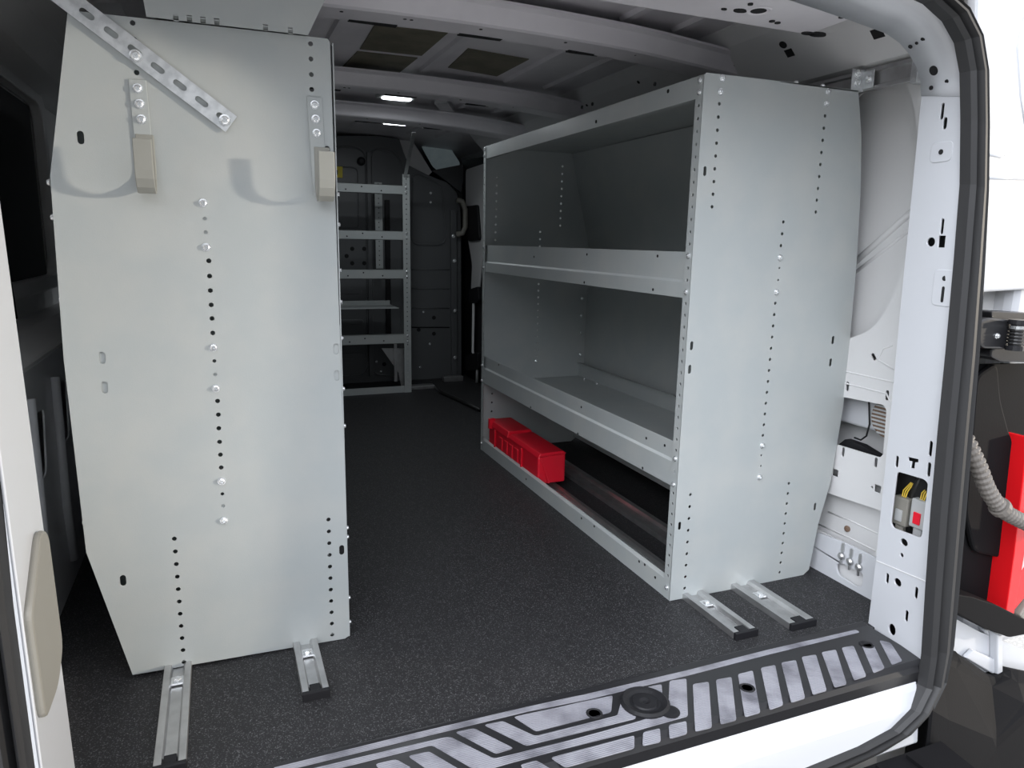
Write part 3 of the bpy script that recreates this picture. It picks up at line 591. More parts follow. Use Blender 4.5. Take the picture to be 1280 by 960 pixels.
# ---- far unit by the partition, facing the rear
FYY = 3.76
fu = empty('shelving_unit', (.60, FYY, 0)); tag(fu, 'slim open-frame steel shelving against the dark partition at the far end', 'shelving')
def hcol(x): 
    out = []; z = .06
    while z < 1.13: out.append(circ(x, z, .0036, n=8)); z += .0254
    return out
plate('post', [(.910, 0), (.948, 0), (.948, 1.150), (.910, 1.150)], hcol(.929), .002, FY(FYY), 'grey', fu)
MB().box((.946, FYY, 0), (.948, FYY + .03, 1.15)).build('post', 'grey', fu)
MB().box((.02, FYY, 0), (.058, FYY + .03, 1.15)).build('post', 'grey', fu)
for z0, z1 in ((1.048, 1.094), (.816, .862), (.615, .664), (.270, .322)):
    MB().box((.058, FYY + .002, z0), (.912, FYY + .005, z1)).box((.058, FYY + .002, z0), (.912, FYY + .02, z0 + .003)).box((.058, FYY + .002, z1 - .003), (.912, FYY + .014, z1)).build('cross_rail', 'grey', fu, bevel=.0006)
    for x in (.62, .70, .80): MB().lathe([(.004, -.0008), (.004, .002)], (x, FYY + .002, (z0 + z1) / 2 + (.008 if x == .7 else -.008)), (0, 1, 0), 8).build('rail_hole', 'dark', fu)
    for zz in (z0 + .012, z1 - .010): bolt((.929, FYY - .002, zz), (0, -1, 0), fu, .006)
MB().box((.058, FYY + .004, .0), (.948, FYY + .008, .036)).build('base_rail', 'grey', fu)
MB().box((.058, FYY + .22, .457), (.885, FYY + .225, .484)).box((.058, FYY + .005, .459), (.885, FYY + .22, .462)).build('tray', 'grey', fu)
MB().box((.058, FYY + .005, .270), (.910, FYY + .24, .273)).build('tray', 'grey', fu)
plate('gusset_bracket', [(0.7947, 0.2432), (0.9566, 0.2372), (0.9452, 0.0277), (0.8994, 0.0303), (0.8867, 0.1041)], [], .003, FY(3.80), 'alu', fu)
MB().box((.86, 3.78, .06), (.875, 3.79, .27)).build('gusset_rib', 'alu', fu)
# punched strip seen behind
hs = [circ(.83, .68 + k * .0254, .0036, n=8) for k in range(18)]
plate('punched_strip', [(.81, .66), (.85, .66), (.85, 1.12), (.81, 1.12)], hs, .002, FY(3.98), 'grey', fu)
# support strap up to the roof
st = MB(); st.prism([(.915, 3.755, 1.135), (.932, 3.755, 1.135), (.878, 3.36, 1.30), (.861, 3.36, 1.30)], (0, .003, .004))
sto = st.build('support_strap', 'alu'); tag(sto, 'thin metal stay strap from the far shelving post up to the roof', 'strap')

# ================================================================== PARTITION
PY = 4.10
pa = empty('cargo_partition', (.5, PY, 0)); tag(pa, 'dark grey pressed-steel partition closing the cargo area off from the cab', 'partition')
pout = [(1.3379, -0.0125), (1.3389, 0.8233), (1.333, 1.0156), (1.3083, 1.096), (1.2502, 1.1471), (1.1411, 1.1816), (1.03, 1.2281), (0.9987, 1.2994), (0.9768, 1.3662), (0.8476, 1.3743)]
pout = [(-.45, 0.0), (1.345, 0.0)] + pout[1:] + [(-.30, 1.30), (-.45, 1.20)]
plate('panel', pout, [], .006, FY(PY), 'darkpanel', pa, bevel=.002)
def outline_rib(pts, r=.006, m='darkpanel', nm='pressed_rib', y=PY - .006, closed=True):
    q = list(pts) + ([pts[0]] if closed else [])
    MB().tube([(x, y, z) for x, z in q], r, 6).build(nm, m, pa, smooth=True)
outline_rib(rnd([(0.6216, 1.3092), (0.7892, 1.3033), (0.784, 0.6357), (0.7718, 0.047), (0.6024, 0.0373)], .06))
outline_rib(rnd([(0.8155, 1.305), (0.9534, 1.3009), (1.0023, 1.2136), (0.9652, 0.0273), (0.7997, 0.0456)], .05))
outline_rib(rnd([(1.0481, 1.1987), (1.2263, 1.1282), (1.2456, 0.7941), (1.0398, 0.7908)], .05))
outline_rib(rnd([(0.6184, 1.2013), (0.7432, 1.1996), (0.7402, 0.878), (0.6089, 0.8748)], .03), .004)
for yy in (337, 361, 385, 409, 432):
    a = [(1.0385, 0.6499), (1.0375, 0.5395), (1.0365, 0.428), (1.0355, 0.3154), (1.0345, 0.2063)][(yy - 337) // 24]; b = [(1.2654, 0.6506), (1.2655, 0.538), (1.2657, 0.4241), (1.2659, 0.3091), (1.266, 0.1978)][(yy - 337) // 24]
    outline_rib([a, b], .004, closed=False)
def vbar(px, nm='stiffener', m='darkpanel', wd=.012, dp=.02):
    (x0, z0), (x1, z1) = px
    MB().prism([(x0 - wd, PY - .006, z0), (x0 + wd, PY - .006, z0), (x1 + wd, PY - .006, z1), (x1 - wd, PY - .006, z1)], (0, -dp, 0)).build(nm, m, pa, bevel=.003)
vbar([(0.8024, 1.2853), (0.791, 0.0402)]); vbar([(1.2877, 0.9953), (1.2956, 0.0133)], wd=.018)
vbar([(0.9, 1.0345), (0.8975, 0.2702)], m='black', wd=.014)
for z_ in [(1.3184, 0.997), (1.2846, 0.8453), (1.2899, 0.702), (1.2957, 0.4093), (1.2965, 0.1281)][1:]: bolt((z_[0], PY - .030, z_[1]), (0, -1, 0), pa, .010)
for x, z in [(1.1548, 1.0829), (1.1546, 1.0317), (1.1085, 0.4033), (1.1467, 0.2118), (1.087, 0.0742), (0.8515, 0.0619), (0.8245, 0.1201)]: bolt((x, PY - .004, z), (0, -1, 0), pa, .009)
for x, z in [(0.6701, 0.7237), (0.702, 0.7636), (0.7688, 0.7645), (0.7001, 0.6843), (0.7671, 0.6848), (0.8711, 0.1037), (1.1718, 0.3689), (1.1715, 0.2734), (1.0788, 0.3)]: MB().lathe([(.012, -.001), (.012, .006)], (x, PY - .006, z), (0, 1, 0), 10).build('hole', 'dark', pa)
for yy, xx in (364, 453), (402, 454), (445, 455): pass
for a in ([(0.5725, 0.5294), (0.7501, 0.528)], [(0.5673, 0.3596), (0.7553, 0.3505)], [(0.5615, 0.1688), (0.7556, 0.156)]):
    (x0, z0), (x1, z1) = a
    MB().prism([(x, PY - .006, z) for x, z in slot((x0 + x1) / 2, (z0 + z1) / 2, x1 - x0, .032)], (0, -.006, 0)).build('stamped_bar', 'darkpanel', pa, bevel=.003)
MB().lathe([(.022, 0), (.022, -.02), (.012, -.028)], (.76, PY - .005, 1.235), (0, 1, 0), 14).build('knob', 'black', pa)
# yellow label with a dark middle
lab = [(0.5971, 1.2017), (0.6606, 1.201), (0.659, 1.1426), (0.5954, 1.1436)]
ylw = plate('warning_label', lab, [], .003, FY(PY - .008), 'yellow', pa); ylw['label'] = 'small yellow label'
lab2 = [(0.6049, 1.1814), (0.6346, 1.183), (0.6339, 1.158), (0.6043, 1.1586)]
plate('label_mark', lab2, [], .001, FY(PY - .0115), 'black', ylw)
# low door sill, foot blocks
MB().box((.96, 3.82, 0), (1.10, 3.88, .018)).build('foot_plate', 'alu', pa, bevel=.002)
MB().box((1.20, 3.98, .0), (1.32, 4.02, .03)).build('foot_plate', 'alu', pa, bevel=.002)

# side door pillar and things right of the partition
bp_out = [(4.1267, 1.2269), (3.7988, 1.2337), (3.8114, 0.8254), (3.8957, 0.5006), (4.0233, 0.486), (3.999, 0.6874), (4.0746, 0.8241), (4.123, 1.0317)]
sd = empty('sliding_door', (1.385, 3.85, 0)); tag(sd, 'pale inner edge of the closed side door beyond the right shelving', 'door')
plate('door_edge', rnd(bp_out, .03), [], .012, FX(1.375), 'innerwhite', sd, bevel=.004)
plate('door_shadow_gap', [(4.2391, 1.292), (3.7712, 1.2695), (3.7229, -0.0662), (4.282, -0.0805), (4.247, 0.8235)], [], .01, FX(1.392), 'black', sd)  # black plate painted in as the shadow of the gap round the door
for q in ([(4.0242, 0.5377), (3.855, 0.5672), (3.839, 0.4826), (4.0077, 0.4545)], [(4.0917, 0.1316), (3.8445, 0.193), (3.8417, 0.0906), (4.0593, 0.0433)], [(4.0928, 1.0165), (3.8818, 1.0175), (3.8362, 0.8251), (4.0302, 0.815)]):
    MB().prism([(1.36, y, z) for y, z in rnd(q, .02)], (.03, 0, 0)).build('hinge_roller', 'black', sd, bevel=.004)
ed = [(3.951, 0.4825), (3.9577, 0.1757), (3.8712, 0.1322), (3.8818, 0.007)]
MB().tube([(1.37, y, z) for y, z in ed], .008, 8).build('edge_strip', 'innerwhite', sd, smooth=True)
gh = [(1.2925, 1.0481), (1.3263, 1.0405), (1.346, 0.9963), (1.3466, 0.8967), (1.3272, 0.8599), (1.2932, 0.8546)]
gho = MB().tube([(x, 4.04, z) for x, z in gh], .016, 10).build('grab_handle', 'striker', smooth=True); tag(gho, 'grey grab handle beside the partition, right of its curved edge', 'handle')
wd_ = MB().prism([(x, 4.35, z) for x, z in rnd([(1.1574, 1.3986), (1.2911, 1.449), (1.4182, 1.2803), (1.3876, 1.2409), (1.2608, 1.2295)], .05)], (0, .02, 0)).build('window_1', 'glass'); struct(wd_)
tri = MB().prism([(x, 4.20, z) for x, z in [(0.9961, 1.3836), (1.0845, 1.3677), (1.1931, 1.2096), (1.1592, 1.1764), (1.0408, 1.2239)]], (0, .02, 0)).build('trim_12', 'innerwhite'); struct(tri)
rp_ = MB().prism([(x, 4.22, z) for x, z in [(1.1988, 1.2205), (1.5272, 1.2981), (1.5282, 1.2146), (1.3963, 1.1895), (1.3767, 1.1053), (1.2967, 1.1571)]], (0, .02, 0)).build('trim_13', 'darkpanel'); struct(rp_)
# cables on the floor by the partition
ca = [(1.1133, 3.9325), (1.0895, 3.6591), (1.123, 3.44), (1.1495, 3.2064)]
cab_ = MB().tube([(x, y, .010) for x, y in ca], .010, 8).build('floor_cable', 'cable', smooth=True); tag(cab_, 'black cable lying on the floor near the side door', 'cable')

# ================================================================== ROOF LAMPS AND PATCHES
def lamp(x, y, z, label):
    t = empty('roof_lamp', (x, y, z)); tag(t, label, 'lamp', None)
    MB().prism([(x - .065, y - .03, z), (x + .065, y - .03, z), (x + .075, y + .03, z), (x - .075, y + .03, z)], (0, 0, .014)).build('housing', 'clear', t, bevel=.004)
    MB().prism([(x + a, y + b, z - .003) for a, b in rnd(rect(0, 0, .11, .05), .02)], (0, 0, .005)).build('diffuser', 'lamp', t)
    l = bpy.data.lights.new('lamp_light', 'AREA'); l.energy = 1.1; l.shape = 'RECTANGLE'; l.size = .11; l.size_y = .05; l.color = (.9, .96, 1)
    lo_ = bpy.data.objects.new('lamp_light', l); COL.objects.link(lo_); lo_.parent = t; lo_.location = (0, 0, -.006)
lamp(.655, 2.78, 1.335, 'glowing white roof lamp in front of the third roof bow')
lamp(.772, 3.30, 1.325, 'glowing white roof lamp behind the third roof bow, near the strap')
for l_ in ([(0.829, 2.8811), (0.872, 2.8391), (0.9544, 3.0164), (0.9415, 3.1119)],):
    sb = MB(); sb.prism([(x, y, 1.345) for x, y in l_], (0, 0, .02)); o = sb.build('roof_bracket', 'alu', bevel=.003); tag(o, 'small silver metal bracket under the roof right of the lamps', 'bracket')
for q in ([(0.4274, 2.0637), (0.627, 2.0422), (0.6264, 2.319), (0.437, 2.3276)], [(0.4356, 2.36), (0.6229, 2.3546), (0.6162, 2.6238), (0.424, 2.6271)], [(0.729, 2.1716), (0.9333, 2.187), (0.9273, 2.4502), (0.7447, 2.4251)]):
    a = q; MB().prism([(x, y, roofz(x) - .003) for x, y in a], (0, 0, .0025)).build('damping_sheet', 'patch', ceil)

# wall track at the top right
wt = empty('wall_track', (1.38, 1.15, 1.165)); tag(wt, 'aluminium channel track along the upper right wall, above the right shelving', 'track')
MB().sweep([(0, 0), (.016, 0), (.016, .046), (0, .046), (0, .038), (.008, .036), (.008, .010), (0, .008)], (1.372, 1.165, 1.167), (1.372, 2.70, 1.170), (1, 0, 0), (0, 0, 1)).build('rail', 'alu', wt, bevel=.0008)
MB().box((1.366, 1.150, 1.160), (1.392, 1.166, 1.220)).build('end_cap', 'zinc', wt, bevel=.001)
br = empty('track_bracket', (1.35, 1.29, 1.165)); tag(br, 'small steel angle bracket bolted between the right shelving top and wall track', 'bracket')
MB().box((1.335, 1.290, 1.166), (1.372, 1.293, 1.212)).box((1.368, 1.262, 1.170), (1.371, 1.292, 1.208)).build('angle_plate', 'zinc', br, bevel=.0008)
for p, ax in (((1.350, 1.290, 1.202), (0, -1, 0)), ((1.352, 1.290, 1.184), (0, -1, 0)), ((1.368, 1.275, 1.19), (-1, 0, 0))): bolt(p, ax, br, .008)

# ================================================================== HOOKS, STRAP ON THE LEFT PANEL
def hook(cx, ztop, label, lean, bx):
    y = LY - .002
    t = empty('utility_hook', (cx, y, ztop - .17)); tag(t, label, 'hook', 'hooks on the left panel')
    w2 = .013
    MB().prism([(cx - w2, y, ztop), (cx + w2, y, ztop), (cx + w2 + lean * .5, y, ztop - .17), (cx - w2 + lean * .5, y, ztop - .17)], (0, -.003, 0)).build('strap', 'grey', t, bevel=.0008)
    # J-shaped padded cradle turned out of the panel
    path = [(0, -.085), (0, -.145), (-.003, -.158), (-.010, -.170), (-.020, -.177), (-.031, -.177), (-.041, -.170), (-.049, -.158), (-.052, -.145), (-.053, -.098)]
    vv = []; ff = []
    for i, (dy, dz) in enumerate(path):
        a = path[max(i - 1, 0)]; b = path[min(i + 1, len(path) - 1)]; tx, tz = b[0] - a[0], b[1] - a[1]; L_ = math.hypot(tx, tz); nx, nz = -tz / L_, tx / L_
        for s_, q in ((-1, 0), (1, 0), (1, 1), (-1, 1)):
            k = .0045 * q
            vv.append((cx + bx + s_ * .014, y - .004 + dy + nx * k, ztop + dz + nz * k))
    for i in range(len(path) - 1):
        for k in range(4): ff.append((4 * i + k, 4 * i + (k + 1) % 4, 4 * i + 4 + (k + 1) % 4, 4 * i + 4 + k))
    ff += [(0, 1, 2, 3), tuple(range(4 * len(path) - 4, 4 * len(path)))[::-1]]
    finish('cradle', mesh_of(vv, ff), 'hook', t, bevel=.0015)
    for k in range(3): bolt((cx + .001 * k, y - .003, ztop - .014 - .024 * k), (0, -1, 0), t, .0068)
hook(-.104, 1.068, 'grey utility hook under the slotted strap, near the outer edge of the left panel', .006, .004)
hook(.177, 1.066, 'grey utility hook at the aisle edge of the left panel', .010, .010)
# slotted galvanised strip
p0 = Vector((.036, 0, 1.0085)); q0 = (-0.213, 1.1913); dirv = (Vector((q0[0], 0, q0[1])) - p0); L0 = dirv.length; dirv.normalize(); per = Vector((dirv.z, 0, -dirv.x))
if per.z < 0: per = -per
W2 = .0165
hs = []
for k in range(12):
    a = .016 + .0394 * k
    if a < L0 - .02: hs.append(slot(a, 0, .023, .0095))
ss = empty('slotted_strip', tuple(p0 + Vector((0, LY - .006, 0)))); tag(ss, 'galvanised flat steel strip with long slots, screwed diagonally across the top of the left panel', 'strip')
plate('strip', [(0, -W2), (L0, -W2), (L0, W2), (0, W2)], hs, .0025, ((p0.x, LY - .006, p0.z), tuple(dirv), tuple(Vector((0,0,0)) + (per if dirv.cross(per).y < 0 else -per))), 'zinc', ss)
for x, z in [(-0.1033, 1.1032), (0.026, 1.0141)]: bolt((x, LY - .009, z), (0, -1, 0), ss, .0085)

# ================================================================== RED CASE
rc = empty('red_case', (1.0, 2.3, .025)); tag(rc, 'red plastic carry case lying on the bottom of the right shelving unit', 'case')
cx0, cx1 = .948, 1.050
MB().prism([(cx0, 2.07, .026), (cx1, 2.07, .026), (cx1, 2.07, .128), (cx0 - .0, 2.07, .122)], (0, .47, 0)).build('body', 'red', rc, bevel=.006)
MB().prism([(cx0 - .004, 2.065, .120), (cx1 + .002, 2.065, .126), (cx1 - .01, 2.065, .136), (cx0 + .005, 2.065, .134)], (0, .26, 0)).build('lid', 'red', rc, bevel=.003)
MB().prism([(cx0 - .004, 2.34, .116), (cx1 + .002, 2.34, .118), (cx1 - .01, 2.34, .140), (cx0 + .002, 2.34, .140)], (0, .20, 0)).build('lid', 'red', rc, bevel=.003)
for dy in (0, .05, .10, .15): MB().box((cx0 - .004, 2.24 + dy, .052), (cx0 + .002, 2.272 + dy, .100)).build('front_rib', 'red', rc, bevel=.002)
MB().box((cx0 - .006, 2.20, .035), (cx0, 2.21, .115)).box((cx0 - .006, 2.46, .035), (cx0, 2.47, .115)).build('latch', 'red', rc, bevel=.002)
MB().prism([(.953, 2.069, .118), (.985, 2.069, .028), (.991, 2.069, .028), (.959, 2.069, .118)], (0, -.004, 0)).build('end_rib', 'red', rc, bevel=.001)
MB().box((.935, 2.50, .11), (.960, 2.515, .15)).build('carry_tab', 'red', rc, bevel=.002)

# ================================================================== SILL PLATE
spl = empty('sill_plate', (.53, .96, 0)); tag(spl, 'black plastic step plate with ribbed grey grip pads along the door sill', 'sill plate')
body = MB(); body.prism([(-.225, 1.062, -.002), (-.225, 1.055, .004), (-.225, 1.040, .002), (-.225, .905, .002), (-.225, .893, -.003), (-.225, .888, -.012), (-.225, .890, -.036), (-.225, .896, -.036), (-.225, .896, -.020), (-.225, 1.062, -.020)], (1.515, 0, 0))
body.build('plate', 'blackgloss', spl, bevel=.002)
pads = [
 [(0.0351, 1.0469), (0.2597, 1.0475), (0.4717, 1.0447), (0.5823, 1.0403), (0.8062, 1.0371), (1.0096, 1.0393), (1.2474, 1.0342), (1.2476, 1.0237), (0.9971, 1.0252), (0.7996, 1.0227), (0.5826, 1.0251), (0.4664, 1.0324), (0.2563, 1.034), (0.064, 1.034)],
 [(0.0751, 1.0243), (0.3047, 1.0199), (0.3178, 1.0171), (0.3676, 0.9435), (0.3988, 0.9415), (0.5138, 0.9388), (0.633, 0.9397), (0.6993, 0.9424), (0.7556, 1.02), (0.7905, 1.0151), (0.7263, 0.9206), (0.6207, 0.9198), (0.4768, 0.9239), (0.3919, 0.9246), (0.3535, 0.924), (0.3281, 0.9356), (0.2837, 1.0092), (0.1037, 1.0097)],
 [(0.329, 1.0256), (0.3615, 1.0242), (0.4069, 0.9544), (0.3751, 0.9524)],
 [(0.3809, 1.0257), (0.4144, 1.0243), (0.452, 0.9685), (0.6103, 0.9666), (0.6529, 1.0189), (0.6552, 1.0028), (0.648, 0.9665), (0.6363, 0.9476), (0.4288, 0.9522)],
 [(0.4367, 1.0273), (0.6311, 1.0194), (0.6041, 0.9783), (0.4581, 0.979)],
 [(0.7028, 1.0184), (0.7354, 1.0167), (0.7187, 0.9891)],
 [(0.4541, 0.9126), (0.6104, 0.9108), (0.5937, 0.8837), (0.4675, 0.8845)],
 [(0.4018, 0.9151), (0.4301, 0.9159), (0.445, 0.8874), (0.4036, 0.9031)],
 [(0.6288, 0.9124), (0.6616, 0.911), (0.6435, 0.8813), (0.6092, 0.8839)],
 [(0.6807, 0.9127), (0.7159, 0.9107), (0.6972, 0.8823), (0.6619, 0.8827)],
 [(0.2404, 0.9976), (0.2747, 0.9964), (0.3093, 0.939), (0.2623, 0.9568)],
 [(0.1875, 0.9984), (0.2207, 0.9973), (0.2398, 0.9691), (0.1921, 0.9835)],
 [(0.7913, 0.9958), (0.8247, 0.9914), (0.7474, 0.8808), (0.7137, 0.8825)],
 [(0.8418, 0.9918), (0.8761, 0.9886), (0.8, 0.8813), (0.7666, 0.8825)],
 [(0.8939, 0.9917), (0.9294, 0.9912), (0.8543, 0.8829), (0.8198, 0.8831)],
 [(0.9509, 0.9932), (0.9848, 0.9907), (0.9085, 0.8854), (0.8754, 0.8833)],
 [(1.0021, 0.9931), (1.0366, 0.9892), (0.9614, 0.8867), (0.9274, 0.8857)],
 [(1.0559, 0.9942), (1.0904, 0.9905), (1.0172, 0.8901), (0.983, 0.89)],
 [(1.1081, 0.9933), (1.1434, 0.9896), (1.0692, 0.8919), (1.0387, 0.8926)],
 [(1.1605, 0.9912), (1.1905, 0.9881), (1.1263, 0.8979), (1.0927, 0.8966)],
 [(1.2091, 0.9844), (1.2367, 0.9807), (1.1835, 0.905), (1.1486, 0.9008)],
 [(1.2602, 0.9852), (1.2749, 0.9698), (1.239, 0.9109), (1.2067, 0.9081)]]
for q in pads: MB().prism([(x, y, .0015) for x, y in rnd(q, .005, 2)], (0, 0, .0015)).build('grip_pad', 'pad', spl)
# pads of the same pattern left of the frame
for k in range(4):
    x = -.02 - .05 * k; MB().prism([(a, b, .0015) for a, b in rnd(rect(x, .965, .032, .10), .005, 2)], (0, 0, .0015)).build('grip_pad', 'pad', spl)
cx, cy = (0.6744, 0.9792)
cup = MB().lathe([(.045, -.004), (.045, .006), (.040, .0095), (.034, .0075), (.028, .0045), (.024, .0045), (.022, .007), (.010, .0075), (.004, .005)], (cx, cy, 0), (0, 0, 1), 28); 
cup.lathe([(.018, .001), (.018, .0045), (.012, .0055)], (cx + .028, cy - .038, 0), (0, 0, 1), 18); cup.build('latch_cup', 'black', spl, smooth=False)
for px_ in [(0.5743, 0.9857), (0.8811, 0.95), (1.2197, 0.982)]: MB().lathe([(.015, -.003), (.015, .003), (.012, .0045), (.010, .0030), (.001, .0030)], (px_[0], px_[1], 0), (0, 0, 1), 20).build('plug', 'black', spl)

# ================================================================== OUTSIDE, RIGHT
# door hinge
hg = empty('hinge', (1.42, .93, .60)); tag(hg, 'black steel rear door hinge on the right body corner above the hose', 'hinge')
def yprism(px, y, d, nm, m, parent, **k): return MB().prism([(x, y, z) for x, z in px], (0, d, 0)).build(nm, m, parent, **k)
yprism(rnd([(1.3918, 0.7044), (1.5396, 0.6968), (1.5445, 0.6771), (1.3986, 0.6839)], .006), .94, .05, 'upper_leaf', 'blackgloss', hg, bevel=.003)
yprism(rnd([(1.3473, 0.6862), (1.3774, 0.6933), (1.5281, 0.6787), (1.5412, 0.6261), (1.3724, 0.6326), (1.3566, 0.6426)], .01), .93, .06, 'knuckle_block', 'blackgloss', hg, bevel=.004)
yprism(rnd([(1.4099, 0.6329), (1.5586, 0.6206), (1.5654, 0.5936), (1.4403, 0.6027), (1.4095, 0.6137)], .01), .94, .05, 'lower_leaf', 'blackgloss', hg, bevel=.003)
c0 = (1.4384, 0.6757); c1 = (1.4492, 0.6295)
MB().lathe([(.016, 0), (.016, .008), (.012, .009), (.012, .050), (.017, .051), (.017, .060)], (c0[0], .915, c1[1]), (0, 0, 1), 16).build('hinge_pin', 'blackgloss', hg)
MB().lathe([(.013, 0), (.013, .006)], (c0[0], .915, c0[1] - .004), (0, 0, 1), 16).build('spring_washer', 'bolt', hg)
for k in range(5): MB().lathe([(.0135, 0), (.0145, .002), (.0135, .004)], (c0[0], .915, c1[1] + .012 + .0065 * k), (0, 0, 1), 14).build('spring_coil', 'cable', hg)
bolt(((1.404, 0.6567)[0], .93, (1.404, 0.6567)[1]), (0, -1, 0), hg, .005)
# black recess behind the lamp
rec = empty('lamp_housing', (1.5, .97, .1)); tag(rec, 'black plastic corner housing behind the red tail lamp', 'housing')
yprism([(1.4268, 0.5893), (1.6403, 0.5828), (1.7917, -0.0229), (1.4748, 0.0658), (1.4546, 0.2659), (1.4387, 0.4629)], .985, .01, 'back_wall', 'bumper', rec)
yprism(rnd([(1.4244, 0.5679), (1.4839, 0.595), (1.5126, 0.5117), (1.5621, 0.4289), (1.6104, 0.3793), (1.631, 0.1312), (1.5009, 0.1707), (1.4525, 0.2698)], .02), .972, .014, 'moulded_wall', 'bumper', rec, bevel=.01)
# closing trim piece below
tr = empty('corner_trim', (1.5, .93, .0)); tag(tr, 'black plastic trim ledge under the red tail lamp', 'trim')
yprism(rnd([(1.3813, 0.1153), (1.4512, 0.0954), (1.5348, 0.0613), (1.6498, 0.0025), (1.6589, -0.035), (1.6007, -0.031), (1.5075, 0.0094), (1.3888, 0.0775)], .008), .93, .06, 'ledge', 'bumper', tr, bevel=.004)
# tail lamp
tl = empty('tail_lamp', (1.64, .95, .1)); tag(tl, 'red tail lamp with pale patterned lens at the right edge', 'tail lamp')
yprism([(1.5663, 0.4351), (1.5795, 0.4339), (1.6223, 0.257), (1.6206, 0.0135), (1.59, 0.0174), (1.5905, 0.0388), (1.5847, 0.1685)], .94, .05, 'red_edge', 'redlens', tl, bevel=.002)
yprism([(1.6394, 0.2511), (1.7425, 0.2376), (1.7936, 0.041), (1.6833, 0.0465), (1.6419, 0.0102), (1.6371, 0.0071)], .955, .04, 'lens', 'redlens', tl, bevel=.004)
yprism([(1.6286, 0.1605), (1.7145, 0.3008), (1.7402, 0.2019), (1.656, 0.1369), (1.6349, 0.1113)], .950, .01, 'pale_lens', 'lens', tl, bevel=.002)
yprism([(1.6907, 0.0391), (1.7936, 0.041), (1.8249, -0.0793), (1.7118, -0.0481), (1.6612, -0.0016)], .95, .04, 'lamp_foot', 'striker', tl, bevel=.004)
# corrugated hose
hp = [Vector((x, y, z)) for (x, z), y in zip([(1.3312, 0.5036), (1.3593, 0.456), (1.3896, 0.4001), (1.4259, 0.342), (1.4695, 0.2985), (1.5152, 0.2731), (1.5805, 0.2463), (1.681, 0.2194)], [.96, .935, .92, .915, .91, .905, .90, .90])]
def smooth_path(P, n):
    out = []
    for i in range(len(P) - 1):
        p0_, p1, p2, p3 = P[max(i - 1, 0)], P[i], P[i + 1], P[min(i + 2, len(P) - 1)]
        for k in range(n):
            t = k / n; out.append(.5 * ((2 * p1) + (-p0_ + p2) * t + (2 * p0_ - 5 * p1 + 4 * p2 - p3) * t * t + (-p0_ + 3 * p1 - 3 * p2 + p3) * t ** 3))
    out.append(P[-1]); return out
sp_ = smooth_path(hp, 20)
ho = empty('cable_conduit', tuple(hp[0])); tag(ho, 'dusty corrugated cable hose curving out from behind the door seal', 'hose')
MB().tube([tuple(p) for p in sp_], [(.0165 if (i // 2) % 2 else .0125) for i in range(len(sp_))], 14).build('corrugated_hose', 'hose', ho)
i0 = 76; MB().tube([tuple(p) for p in sp_[i0:i0 + 5]], .021, 14).build('collar', 'hose', ho)
# bumper
bu = empty('rear_bumper', (.6, .75, -.5)); tag(bu, 'black textured plastic rear bumper step with raised right corner', 'bumper')
stp = MB(); stp.prism([(-.5, .848, -.152), (-.5, .70, -.165), (-.5, .66, -.19), (-.5, .64, -.42), (-.5, .85, -.42), (-.5, .85, -.152)], (1.80, 0, 0)); stp.build('step_pad', 'bumper', bu, bevel=.008)
cor = MB()
P1 = [(x, .945, z) for x, z in [(1.3872, -0.0122), (1.4639, -0.0477), (1.599, -0.1396), (1.6516, -0.1292), (1.8639, -0.2077)]]
P2 = [(x, .915, z) for x, z in [(1.3416, -0.0019), (1.4137, -0.0381), (1.5496, -0.1273), (1.6098, -0.1215), (1.8107, -0.1977)]]
P3 = [(x, .86, z) for x, z in [(1.2618, -0.0756), (1.3299, -0.1202), (1.4956, -0.2118), (1.5869, -0.1675), (1.7248, -0.223)]]
P4 = [(x, .84, -.46) for x, _, z in P3]
P5 = [(x, .99, -.46) for x, _, z in P1]
P6 = [(x, .99, z - .012) for x, z in [(p[0], p[2]) for p in P1]]
rows = [P1, P2, P3, P4, P5, P6]; vv = [p for r in rows for p in r]; ff = []
for i in range(6):
    j = (i + 1) % 6
    for k in range(4): ff.append((i * 5 + k, i * 5 + k + 1, j * 5 + k + 1, j * 5 + k))
ff += [tuple(i * 5 for i in range(6)), tuple(i * 5 + 4 for i in range(6))[::-1]]
cor.add(vv, ff); cor.build('corner_cap', 'bumper', bu, bevel=.02)
for k in range(4): MB().box((.95 + .08 * k, .70, -.153), (.96 + .08 * k, .84, -.146)).build('tread_rib', 'bumper', bu)

# striker cover on the left jamb
sk = rnd([(.91, .245), (.985, .245), (1.035, .275), (1.035, .440), (1.0, .455), (.93, .40), (.91, .385)], .02)
so3 = MB().prism([(-.227 - .012 * z, y, z) for y, z in sk], (.010, 0, 0)).build('striker_cover', 'striker', bevel=.004); tag(so3, 'beige rounded plastic cover on the left door jamb', 'cover')

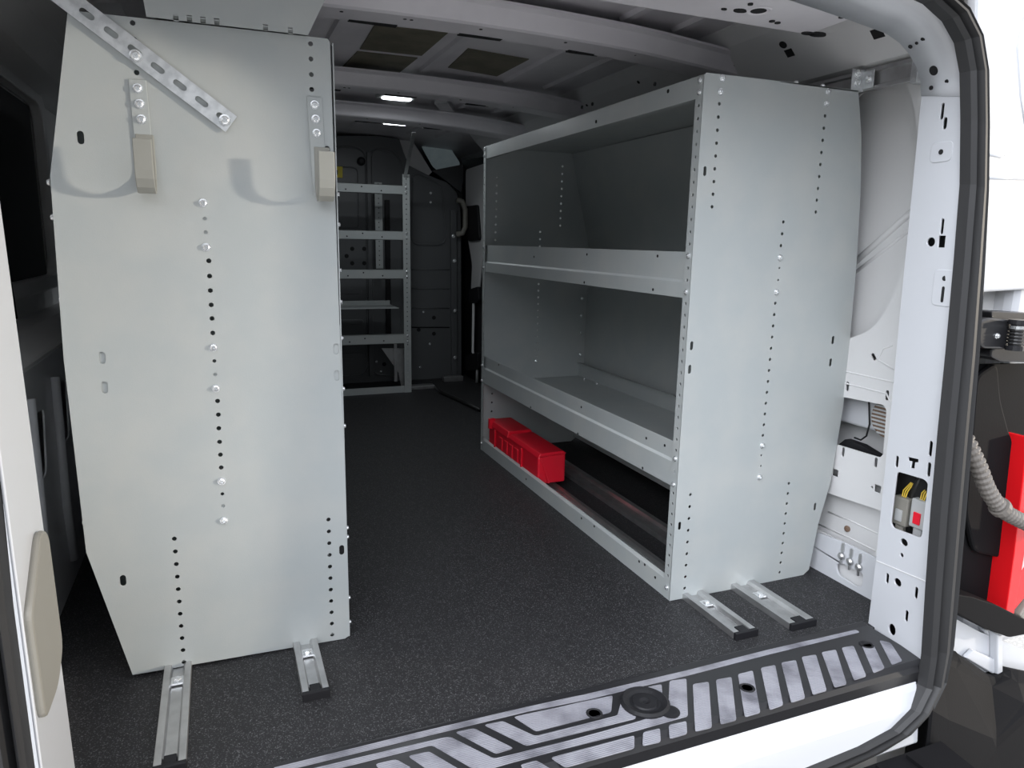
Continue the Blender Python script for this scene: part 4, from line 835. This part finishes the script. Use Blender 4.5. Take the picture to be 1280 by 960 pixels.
# connectors in the right jamb opening
def plug(px, wpx, label, m):
    (y, z) = px
    t = empty('wiring_connector', (1.33, y, z)); tag(t, label, 'connector')
    MB().box((1.314, y - .018, z - .050), (1.334, y + .018, z + .012)).box((1.318, y - .010, z - .070), (1.330, y + .010, z - .050)).build('shell', m, t, bevel=.003)
    MB().box((1.311, y - .008, z - .040), (1.316, y + .008, z - .015)).build('latch_tab', 'clear' if m == 'striker' else 'red', t, bevel=.001)
    for k in (-1, 0, 1): MB().tube([(1.322, y + .004 * k, z + .01), (1.325, y + .005 * k, z + .025), (1.332, y + .003 * k - .008, z + .045)], .0013, 6).build('wire', 'wire', t)
plug((1.0197, 0.2921), 0, 'grey wiring connector at the left of the opening in the right pillar', 'striker')
plug((0.9772, 0.3003), 0, 'grey wiring connector with red tab at the right of the opening in the right pillar', 'clear')
cbp = [(1.334, y, z) for y, z in [(0.9945, 0.3555), (1.0042, 0.3313), (1.0098, 0.3046), (1.006, 0.2648), (1.0058, 0.2233)]]
cbo = MB().tube(cbp, .007, 8).build('wiring_harness', 'cable', smooth=True); tag(cbo, 'black wiring loom inside the opening in the right pillar', 'cable')
# three clips on the kick panel
for (y, z), lab_ in zip([(1.22, 0.0721), (1.1937, 0.0689), (1.167, 0.0662)], ('leftmost of three small metal clips by the right floor edge', 'middle of three small metal clips by the right floor edge', 'rightmost of three small metal clips by the right floor edge')):
    t = empty('body_clip', (1.392, y, z)); tag(t, lab_, 'clip', 'body clips on the kick panel')
    MB().prism([(1.391, a, b) for a, b in slot(y, z + .022, .008, .024)], (.004, 0, 0)).build('tongue', 'alu', t)
    MB().lathe([(.009, .0), (.009, -.005), (.005, -.009)], (1.393, y, z), (1, 0, 0), 12).build('button', 'alu', t)
    MB().box((1.389, y - .002, z - .022), (1.393, y + .002, z)).build('stem', 'alu', t)
# vent flap in the wall cut-out
vy, vz = (1.1818, 0.4261)
vf = empty('air_vent', (1.44, vy, vz - .07)); tag(vf, 'brown ribbed round vent grille seen through the cut-out of the right wall', 'vent')
MB().lathe([(.046, 0), (.046, .006), (.042, .008)], (1.45, vy, vz), (-1, 0, 0), 28).build('frame', 'brown', vf)
for k in range(-4, 5):
    hw = math.sqrt(max(.043 ** 2 - (.0092 * k) ** 2, .008 ** 2)); MB().box((1.438, vy - hw, vz + .0092 * k - .0022), (1.444, vy + hw, vz + .0092 * k + .0022)).build('slat', 'clear', vf, bevel=.001)
